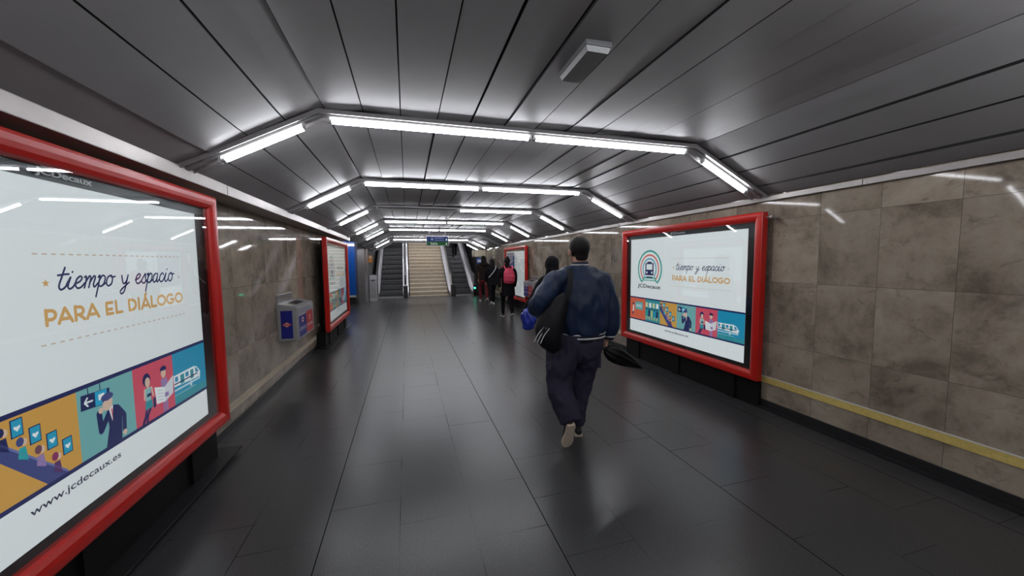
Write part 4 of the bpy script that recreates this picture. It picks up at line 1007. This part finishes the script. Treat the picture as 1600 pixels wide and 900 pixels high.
# legs
limb(bm, [W(1.27, 2.72, 0.86, 0.085, 0.085), W(1.22, 2.75, 0.66, 0.072, 0.078), W(1.20, 2.78, 0.50, 0.055, 0.058), W(1.21, 2.68, 0.34, 0.052, 0.056), W(1.21, 2.60, 0.22, 0.036, 0.04)])
limb(bm, [W(1.44, 2.73, 0.86, 0.085, 0.085), W(1.43, 2.80, 0.66, 0.072, 0.078), W(1.42, 2.86, 0.48, 0.055, 0.058), W(1.40, 2.85, 0.30, 0.052, 0.056), W(1.375, 2.83, 0.12, 0.036, 0.04)])
blob('body', bm, M['skin'], man, voxel=0.0055, smooth=2)
face_bits(man, HC)
bm = B(); ell(bm, (HC[0], HC[1]-0.018, HC[2]+0.026), (0.081, 0.099, 0.094), n=28)
limb(bm, [(HC[0], HC[1]-0.068, HC[2]+0.01, 0.064, 0.035), (HC[0], HC[1]-0.060, HC[2]-0.055, 0.054, 0.03)], n=16)
bmesh.ops.bisect_plane(bm, geom=bm.verts[:]+bm.edges[:]+bm.faces[:], plane_co=(HC[0], HC[1]+0.052, HC[2]+0.035), plane_no=(0, 0.83, -0.55), clear_outer=True)
h_edges = [e for e in bm.edges if e.is_boundary]
bmesh.ops.holes_fill(bm, edges=h_edges)
blob('hair', bm, M['hair'], man, voxel=0.006, smooth=3)
# jacket
bm = B()
limb(bm, [W(1.385, 2.715, 0.915, 0.185, 0.125), W(1.385, 2.71, 0.98, 0.205, 0.14), W(1.38, 2.71, 1.10, 0.215, 0.148), W(1.375, 2.71, 1.24, 0.222, 0.145), W(1.365, 2.715, 1.34, 0.212, 0.120), W(1.36, 2.72, 1.395, 0.150, 0.092), W(1.36, 2.73, 1.432, 0.082, 0.075)], n=28, end_flat=(True, True))
limb(bm, [W(1.46, 2.72, 1.375, 0.07, 0.075), W(1.545, 2.72, 1.325, 0.080, 0.082), W(1.592, 2.71, 1.20, 0.070, 0.078), W(1.622, 2.695, 1.08, 0.066, 0.072), W(1.632, 2.70, 0.98, 0.062, 0.068), W(1.628, 2.715, 0.90, 0.056, 0.062)], n=20, side=(1, 0, 0))
limb(bm, [W(1.27, 2.72, 1.375, 0.07, 0.075), W(1.15, 2.70, 1.345, 0.078, 0.080), W(1.06, 2.675, 1.27, 0.074, 0.078), W(0.985, 2.65, 1.185, 0.068, 0.074), W(0.985, 2.72, 1.13, 0.066, 0.066), W(1.03, 2.82, 1.15, 0.056, 0.058), W(1.085, 2.88, 1.18, 0.045, 0.048)], n=20, side=(0.3, 0.2, 0.9))
jk = blob('jacket', bm, M['navy'], man, voxel=0.0085, smooth=4, folds=0.017, fscale=8.0)
bm = B(); limb(bm, [W(1.385, 2.715, 0.848, 0.178, 0.122), W(1.385, 2.715, 0.935, 0.188, 0.130)], n=36, k=2, round_ends=False); obj('hem_rib', bm, M['knit'], jk, True)
def ringtube(bm, c, ra, rb, r, tilt=None, n=40):
    pts = []
    rot = tilt or Matrix.Identity(3)
    P = [Vector(c)+rot @ Vector((ra*math.cos(t), rb*math.sin(t), 0)) for t in [2*PI*i/n for i in range(n)]]
    rings = []
    for i, p in enumerate(P):
        o = (p-Vector(c)).normalized(); z = rot @ Vector((0, 0, 1))
        rings.append([bm.verts.new(p+o*r*0.45*math.cos(a)+z*r*math.sin(a)) for a in [2*PI*j/8 for j in range(8)]])
    for i in range(n):
        for j in range(8): bm.faces.new((rings[i][j], rings[i][(j+1) % 8], rings[(i+1) % n][(j+1) % 8], rings[(i+1) % n][j]))
bm = B()
for z in (0.880, 0.910): ringtube(bm, W(1.385, 2.715, z), 0.1835+0.13*(z-0.880), 0.1275+0.1*(z-0.880), 0.0065)
obj('hem_stripe', bm, M['stripe'], jk, True)
bm = B(); limb(bm, [W(1.628, 2.715, 0.905, 0.054, 0.060), W(1.620, 2.722, 0.84, 0.041, 0.045)], n=24, k=3, round_ends=False); cf = obj('cuff', bm, M['knit'], jk, True)
bm = B(); 
for z, a in ((0.885, 0.0515), (0.865, 0.048)): ringtube(bm, W(1.628-(0.905-z)*0.1, 2.718, z), a, a+0.006, 0.0045)
obj('cuff_stripe', bm, M['stripe'], jk, True)
bm = B(); limb(bm, [W(1.36, 2.733, 1.40, 0.095, 0.090), W(1.36, 2.735, 1.440, 0.076, 0.078), W(1.36, 2.740, 1.485, 0.067, 0.072)], n=28, k=3, round_ends=False); obj('collar', bm, M['knit'], jk, True)
bm = B()
tl = Matrix.Rotation(0.22, 3, 'X')
ringtube(bm, W(1.36, 2.738, 1.466), 0.0725, 0.077, 0.0045); ringtube(bm, W(1.36, 2.736, 1.446), 0.077, 0.080, 0.004)
obj('collar_stripe', bm, M['stripe'], jk, True)
# trousers
bm = B()
limb(bm, [W(1.38, 2.725, 0.90, 0.165, 0.115), W(1.375, 2.725, 0.82, 0.172, 0.125), W(1.365, 2.73, 0.76, 0.16, 0.115)], n=24, end_flat=(True, False))
limb(bm, [W(1.275, 2.72, 0.84, 0.10, 0.12), W(1.205, 2.74, 0.68, 0.105, 0.115), W(1.180, 2.765, 0.53, 0.100, 0.108), W(1.190, 2.715, 0.40, 0.092, 0.098), W(1.205, 2.64, 0.30, 0.088, 0.092), W(1.215, 2.60, 0.225, 0.086, 0.096)], n=22, end_flat=(False, True))
limb(bm, [W(1.45, 2.73, 0.84, 0.10, 0.12), W(1.438, 2.77, 0.68, 0.096, 0.112), W(1.430, 2.83, 0.50, 0.088, 0.10), W(1.408, 2.84, 0.33, 0.080, 0.090), W(1.372, 2.825, 0.19, 0.078, 0.084), W(1.362, 2.82, 0.10, 0.078, 0.086)], n=22, end_flat=(False, True))
tr = blob('trousers', bm, M['trous'], man, voxel=0.0085, smooth=3, folds=0.017, fscale=11, org=(5, 2, 1))
bm = B()
bm.free()
for x in (1.53, 1.112):
    bm = B(); box(bm, x-rx-0.012, x-rx+0.012, 2.70-ry, 2.84-ry, 0.60, 0.76, bev=0.006); obj('thigh_pocket', bm, M['trous'], tr)
shoe(man, W(1.193, 2.525, 0.225), W(1.192, 2.625, 0.004), (0, 1, 0.4))
shoe(man, W(1.365, 2.75, 0.004), W(1.41, 3.03, 0.004), (0, 0, 1))

# shoulder bag: rests on him, its own thing
bg = thing('shoulder_bag', 'black shoulder bag with white stripes hanging on the left hip of jacketed person', 'bag', W(1.06, 2.60, 0.0)[0:2]+(0.0,))
bg.location = (1.06, 2.60, 0.78)
def Gb(x, y, z, *r): return (x-1.06, y-2.60, z-0.78, *r)
bm = B()
limb(bm, [Gb(1.065, 2.60, 0.86, 0.070, 0.08), Gb(1.035, 2.60, 0.92, 0.100, 0.10), Gb(1.04, 2.60, 1.00, 0.105, 0.10), Gb(1.09, 2.59, 1.12, 0.085, 0.075), Gb(1.15, 2.575, 1.22, 0.045, 0.035)], n=24)
bb = blob('body', bm, M['bag'], bg, voxel=0.009, smooth=4, folds=0.007, fscale=9)
bm = B(); sp = [Gb(1.15, 2.545, 1.20), Gb(1.18, 2.545, 1.30), Gb(1.205, 2.585, 1.375), Gb(1.225, 2.64, 1.425), Gb(1.23, 2.71, 1.447), Gb(1.235, 2.80, 1.41), Gb(1.23, 2.88, 1.30), Gb(1.17, 2.90, 1.15), Gb(1.07, 2.82, 0.98)]
rowsn = catmull(sp, 4)
sweep(bm, rowsn, [(-0.022, -0.003), (0.022, -0.003), (0.022, 0.003), (-0.022, 0.003)], up=Vector((0.0, -0.6, 0.8)))
obj('strap', bm, M['bag'], bg)
bm = B()
for k in range(3):
    ax, az = 0.912+k*0.017, 0.955-k*0.004
    sweep(bm, catmull([Gb(ax-0.006, 2.575-0.020*k, az-0.06), Gb(ax+0.016, 2.550-0.016*k, az), Gb(ax+0.055, 2.528-0.010*k, az+0.055)], 4), [(-0.0025, -0.003), (0.0025, -0.003), (0.0025, 0.003), (-0.0025, 0.003)], up=Vector((0, -1, 0)))
obj('stripes', bm, M['stripe'], bb)

# folded umbrella in his right hand
um = thing('folded_umbrella', 'black folded umbrella held sideways in the right hand of jacketed person', 'umbrella', (1.60, 2.70, 0.74))
bm = B()
ax0, ax1 = V(-0.03, 0.0, 0.02), V(0.335, -0.02, -0.175); d = (ax1-ax0).normalized(); s1 = d.cross(V(0, 1, 0)).normalized(); s2 = d.cross(s1); rr = []
for f, r in ((0.0, 0.012), (0.06, 0.040), (0.18, 0.062), (0.32, 0.066), (0.5, 0.055), (0.7, 0.036), (0.88, 0.016), (1.0, 0.004)):
    c = ax0.lerp(ax1, f)
    rr.append([bm.verts.new(c+(s1*math.cos(t)+s2*math.sin(t)*0.75)*r*(1+0.16*math.cos(8*t+f*2))) for t in [2*PI*i/40 for i in range(40)]])
for i in range(len(rr)-1):
    for j in range(40): bm.faces.new((rr[i][j], rr[i][(j+1) % 40], rr[i+1][(j+1) % 40], rr[i+1][j]))
bm.faces.new(rr[0]); bm.faces.new(rr[-1]); obj('canopy', bm, M['umb'], um, True)
bm = B(); cyl(bm, ax0-d*0.06, ax0+d*0.02, 0.013, 14); obj('handle', bm, M['rubber'], um)
bm = B(); 
for k in range(2):
    a = 0.9+k*0.5; cyl(bm, ax0.lerp(ax1, 0.35)+(s1*math.cos(a)+s2*0.75*math.sin(a))*-0.064, ax1+d*0.012, 0.0022, 6)
obj('rib', bm, M['steelb'], um)

# ---- the others
def walker(label, loc, h, coat, trous, shoe_m='shoe', sole_m='whitesole', heading=0.0, phase=1, coat_len=0.80, hair='bun', hood=None, wide=1.0, group=None, voxel=0.012, arm_out=0.0, leg_shift=0.0):
    r = thing('person', label, 'person', loc, heading, group); s = h/1.70
    def S(x, y, z, *q): return (x*s, y*s, z*s, *[k*s for k in q])
    hc = S(0, 0.02, 1.575)
    F, Bk = (1, -1) if phase > 0 else (-1, 1)       # which side is forward
    bm = B(); head(bm, hc, s)
    limb(bm, [S(0, 0, 1.36, 0.055, 0.055), S(0, 0.0, 1.44, 0.048, 0.05), S(0, 0.01, 1.52, 0.046, 0.052)])
    limb(bm, [S(0, 0, 0.84, 0.14, 0.09), S(0, 0, 1.02, 0.115, 0.08), S(0, 0, 1.22, 0.135, 0.09), S(0, 0, 1.36, 0.145, 0.075), S(0, 0, 1.40, 0.07, 0.055)])
    for q in (-1, 1):
        sw = -0.10 if q == F else 0.10
        ao = arm_out if q < 0 else 0
        limb(bm, [S(q*0.16, 0, 1.34, 0.04, 0.04), S(q*0.205-ao*0.4, sw*0.3, 1.08, 0.034, 0.034), S(q*0.21-ao, sw+0.03, 0.86, 0.024, 0.026)])
        w = S(q*0.21-ao, sw+0.035, 0.845); hand(bm, w, (0, 0.15, -1), (-q, 0.1, 0), (0, 1, 0), s, 0.6)
        fw = 0.20 if q == F else -0.14
        kz = 0.50
        limb(bm, [S(q*0.085, 0, 0.86, 0.08, 0.08), S(q*0.085, fw*0.55+0.02, 0.66, 0.066, 0.07), S(q*0.085, fw*0.75+0.03, kz, 0.05, 0.052), S(q*0.085, fw*0.95, 0.30, 0.047, 0.05), S(q*0.085, fw-0.01, 0.10 if q == F else 0.13, 0.034, 0.036)])
    blob('body', bm, M['skin'], r, voxel=0.008, smooth=2)
    face_bits(r, hc, s)
    if hair != 'none':
        bm = B(); ell(bm, (hc[0], hc[1]-0.018*s, hc[2]+0.026*s), (0.084*s, 0.102*s, 0.098*s), n=24)
        bmesh.ops.bisect_plane(bm, geom=bm.verts[:]+bm.edges[:]+bm.faces[:], plane_co=(hc[0], hc[1]+0.05*s, hc[2]+0.03*s), plane_no=(0, 0.83, -0.55), clear_outer=True)
        bmesh.ops.holes_fill(bm, edges=[e for e in bm.edges if e.is_boundary])
        if hair == 'bun': ell(bm, (hc[0], hc[1]-0.07*s, hc[2]+0.11*s), (0.04*s, 0.04*s, 0.04*s)); limb(bm, [(hc[0], hc[1]-0.08*s, hc[2], 0.06*s, 0.03*s), (hc[0], hc[1]-0.07*s, hc[2]-0.07*s, 0.05*s, 0.025*s)])
        if hair == 'long': limb(bm, [(hc[0], hc[1]-0.06*s, hc[2]+0.03*s, 0.088*s, 0.05*s), (hc[0], hc[1]-0.08*s, hc[2]-0.08*s, 0.095*s, 0.04*s), (hc[0], hc[1]-0.09*s, hc[2]-0.16*s, 0.08*s, 0.03*s)], n=18)
        blob('hair', bm, M['hair'], r, voxel=0.009, smooth=2)
    bm = B(); cl = coat_len
    limb(bm, [S(0, 0, cl, 0.20*wide, 0.15), S(0, 0, (cl+1.06)/2, 0.185*wide, 0.14), S(0, 0, 1.06, 0.168*wide, 0.13), S(0, 0, 1.24, 0.19*wide, 0.135), S(0, 0, 1.35, 0.185*wide, 0.11), S(0, 0, 1.42, 0.10, 0.085), S(0, 0.01, 1.465, 0.07, 0.07)], n=24, end_flat=(True, False))
    for q in (-1, 1):
        sw = -0.10 if q == F else 0.10
        limb(bm, [S(q*0.12, 0, 1.355, 0.06, 0.06), S(q*0.185*wide, 0, 1.30, 0.062, 0.065), S(q*0.225*wide-(arm_out*0.4 if q < 0 else 0), sw*0.3, 1.08, 0.055, 0.06), S(q*0.22*wide-(arm_out if q < 0 else 0), sw*0.8+0.02, 0.89, 0.045, 0.048)], n=16)
    if hood == 'up':
        ell(bm, (hc[0], hc[1]-0.03*s, hc[2]+0.02*s), (0.098*s, 0.112*s, 0.118*s)); limb(bm, [S(0, -0.03, 1.36, 0.13, 0.10), S(0, -0.02, 1.50, 0.10, 0.10)], n=20)
    if hood == 'down': ell(bm, S(0, -0.11, 1.39), (0.13*s, 0.08*s, 0.09*s))
    ct = blob('coat', bm, M[coat], r, voxel=voxel, smooth=3, folds=0.006, fscale=7, org=loc)
    if hood == 'up':        # face opening: cut by a darker lining ring
        bm = B(); ringtube(bm, (hc[0], hc[1]+0.066*s, hc[2]), 0.075*s, 0.095*s, 0.012, Matrix.Rotation(PI/2, 3, 'X')); obj('hood_rim', bm, M[coat], ct, True)
    bm = B(); limb(bm, [S(0, 0, 0.90, 0.15, 0.11), S(0, 0, 0.80, 0.155, 0.115)], n=20)
    for q in (-1, 1):
        fw = 0.20 if q == F else -0.14
        limb(bm, [S(q*0.085, 0, 0.82, 0.085, 0.10), S(q*0.088, fw*0.55+0.02, 0.64, 0.078, 0.085), S(q*0.088, fw*0.75+0.03, 0.48, 0.062, 0.066), S(q*0.088, fw*0.93, 0.30, 0.056, 0.060), S(q*0.088, fw-0.01, 0.11 if q == F else 0.14, 0.046, 0.05)], n=16)
    blob('trousers', bm, M[trous], r, voxel=voxel, smooth=3, folds=0.004, fscale=8, org=loc)
    fx = S(F*0.085, 0.20-0.06, 0.004); tx = S(F*0.09, 0.20+0.19, 0.004)
    shoe(r, fx, tx, (0, 0, 1), shoe_m, sole_m, s)
    bx_ = S(Bk*0.085, -0.14-0.09, 0.11); ty = S(Bk*0.085, -0.14+0.10, 0.006)
    shoe(r, bx_, ty, (0, 0.5, 1), shoe_m, sole_m, s)
    return r, S, ct

M['whiteshoe'] = mat('white_canvas_shoe', (0.6, 0.6, 0.6), 0.6)
walker('person in black hooded coat mostly hidden behind jacketed person', (1.90, 4.66, 0), 1.56, 'blackcoat', 'blackcoat', hair='none', hood='up', wide=0.95, phase=1, arm_out=0.20, coat_len=0.72)
w1, S1, c1 = walker('person in black coat with pink backpack walking beside the map lightbox', (2.57, 9.45, 0), 1.61, 'blackcoat', 'blackcoat', hair='bun', coat_len=0.62, phase=-1, wide=1.1)
w2, S2, c2 = walker('person all in black with white shoes, left of the pink backpack', (2.78, 12.2, 0), 1.60, 'blackcoat', 'blackcoat', 'whiteshoe', 'whitesole', hair='long', phase=1, coat_len=0.74)
bm = B(); sweep(bm, catmull([S2(-0.16, -0.155, 1.02), S2(0.0, -0.165, 1.2), S2(0.11, -0.13, 1.36), S2(0.12, -0.02, 1.43)], 4), [(-0.012, -0.003), (0.012, -0.003), (0.012, 0.003), (-0.012, 0.003)], up=Vector((0, -1, 0.2))); obj('cross_strap', bm, M['stripe'], c2)
w3, S3, c3 = walker('person in maroon trousers and dark brown coat, leftmost of the walkers', (2.72, 13.35, 0), 1.72, 'browncoat', 'maroon', 'whiteshoe', 'whitesole', hair='long', hood='down', phase=-1, coat_len=0.82, wide=1.1)
w4, S4, c4 = walker('person in black riding up the right escalator, head hidden by the lintel', (2.50, 17.1+2.9, 2.9*SLOPE+0.11), 1.75, 'blackcoat', 'blackcoat', 'shoe', 'shoe', hair='long', phase=1, coat_len=0.76)

# backpack
pk = thing('backpack', 'bright pink backpack on the back of the person in black coat', 'backpack', (2.57, 9.45-0.15, 0.97))
bm = B(); limb(bm, [(0, -0.03, 0.0, 0.145, 0.06), (0, -0.045, 0.10, 0.155, 0.08), (0, -0.04, 0.22, 0.145, 0.07), (0, -0.02, 0.31, 0.10, 0.045)], n=24)
bd = blob('body', bm, M['pink'], pk, voxel=0.01, smooth=3, folds=0.006, fscale=10)
bm = B(); limb(bm, [(0, -0.105, 0.03, 0.12, 0.035), (0, -0.11, 0.14, 0.12, 0.035)], n=20); blob('front_pocket', bm, M['pink'], pk, voxel=0.008, smooth=2)
bm = B()
for q in (-1, 1): sweep(bm, catmull([(q*0.10, -0.02, 0.33), (q*0.11, 0.05, 0.40), (q*0.115, 0.15, 0.40), (q*0.12, 0.26, 0.30), (q*0.13, 0.28, 0.15), (q*0.14, 0.10, 0.02)], 4), [(-0.02, -0.004), (0.02, -0.004), (0.02, 0.004), (-0.02, 0.004)])
obj('strap', bm, M['pink'], pk)
bm = B(); ringtube(bm, (0, -0.05, 0.37), 0.035, 0.03, 0.007, Matrix.Rotation(PI/2, 3, 'X')); obj('grab_loop', bm, M['pink'], pk, True)
# blue plastic bag
pb = thing('plastic_bag', 'crumpled blue plastic bag hanging left of the black shoulder bag', 'bag', (1.50, 4.5, 0.66))
bm = B(); limb(bm, [(0, 0, 0.0, 0.07, 0.05), (0.0, 0, 0.07, 0.10, 0.07), (0.01, 0, 0.15, 0.085, 0.06), (0.05, 0, 0.21, 0.03, 0.03)], n=20)
blob('bag_body', bm, M['plastic'], pb, voxel=0.008, smooth=1, folds=0.018, fscale=16)
bm = B(); sweep(bm, catmull([(0.03, 0, 0.20), (0.05, 0.0, 0.26), (0.09, 0, 0.26), (0.075, 0, 0.20)], 4), [(-0.018, -0.004), (0.018, -0.004), (0.018, 0.004), (-0.018, 0.004)], up=Vector((0, 1, 0))); obj('handles', bm, M['whiteedge'], pb)
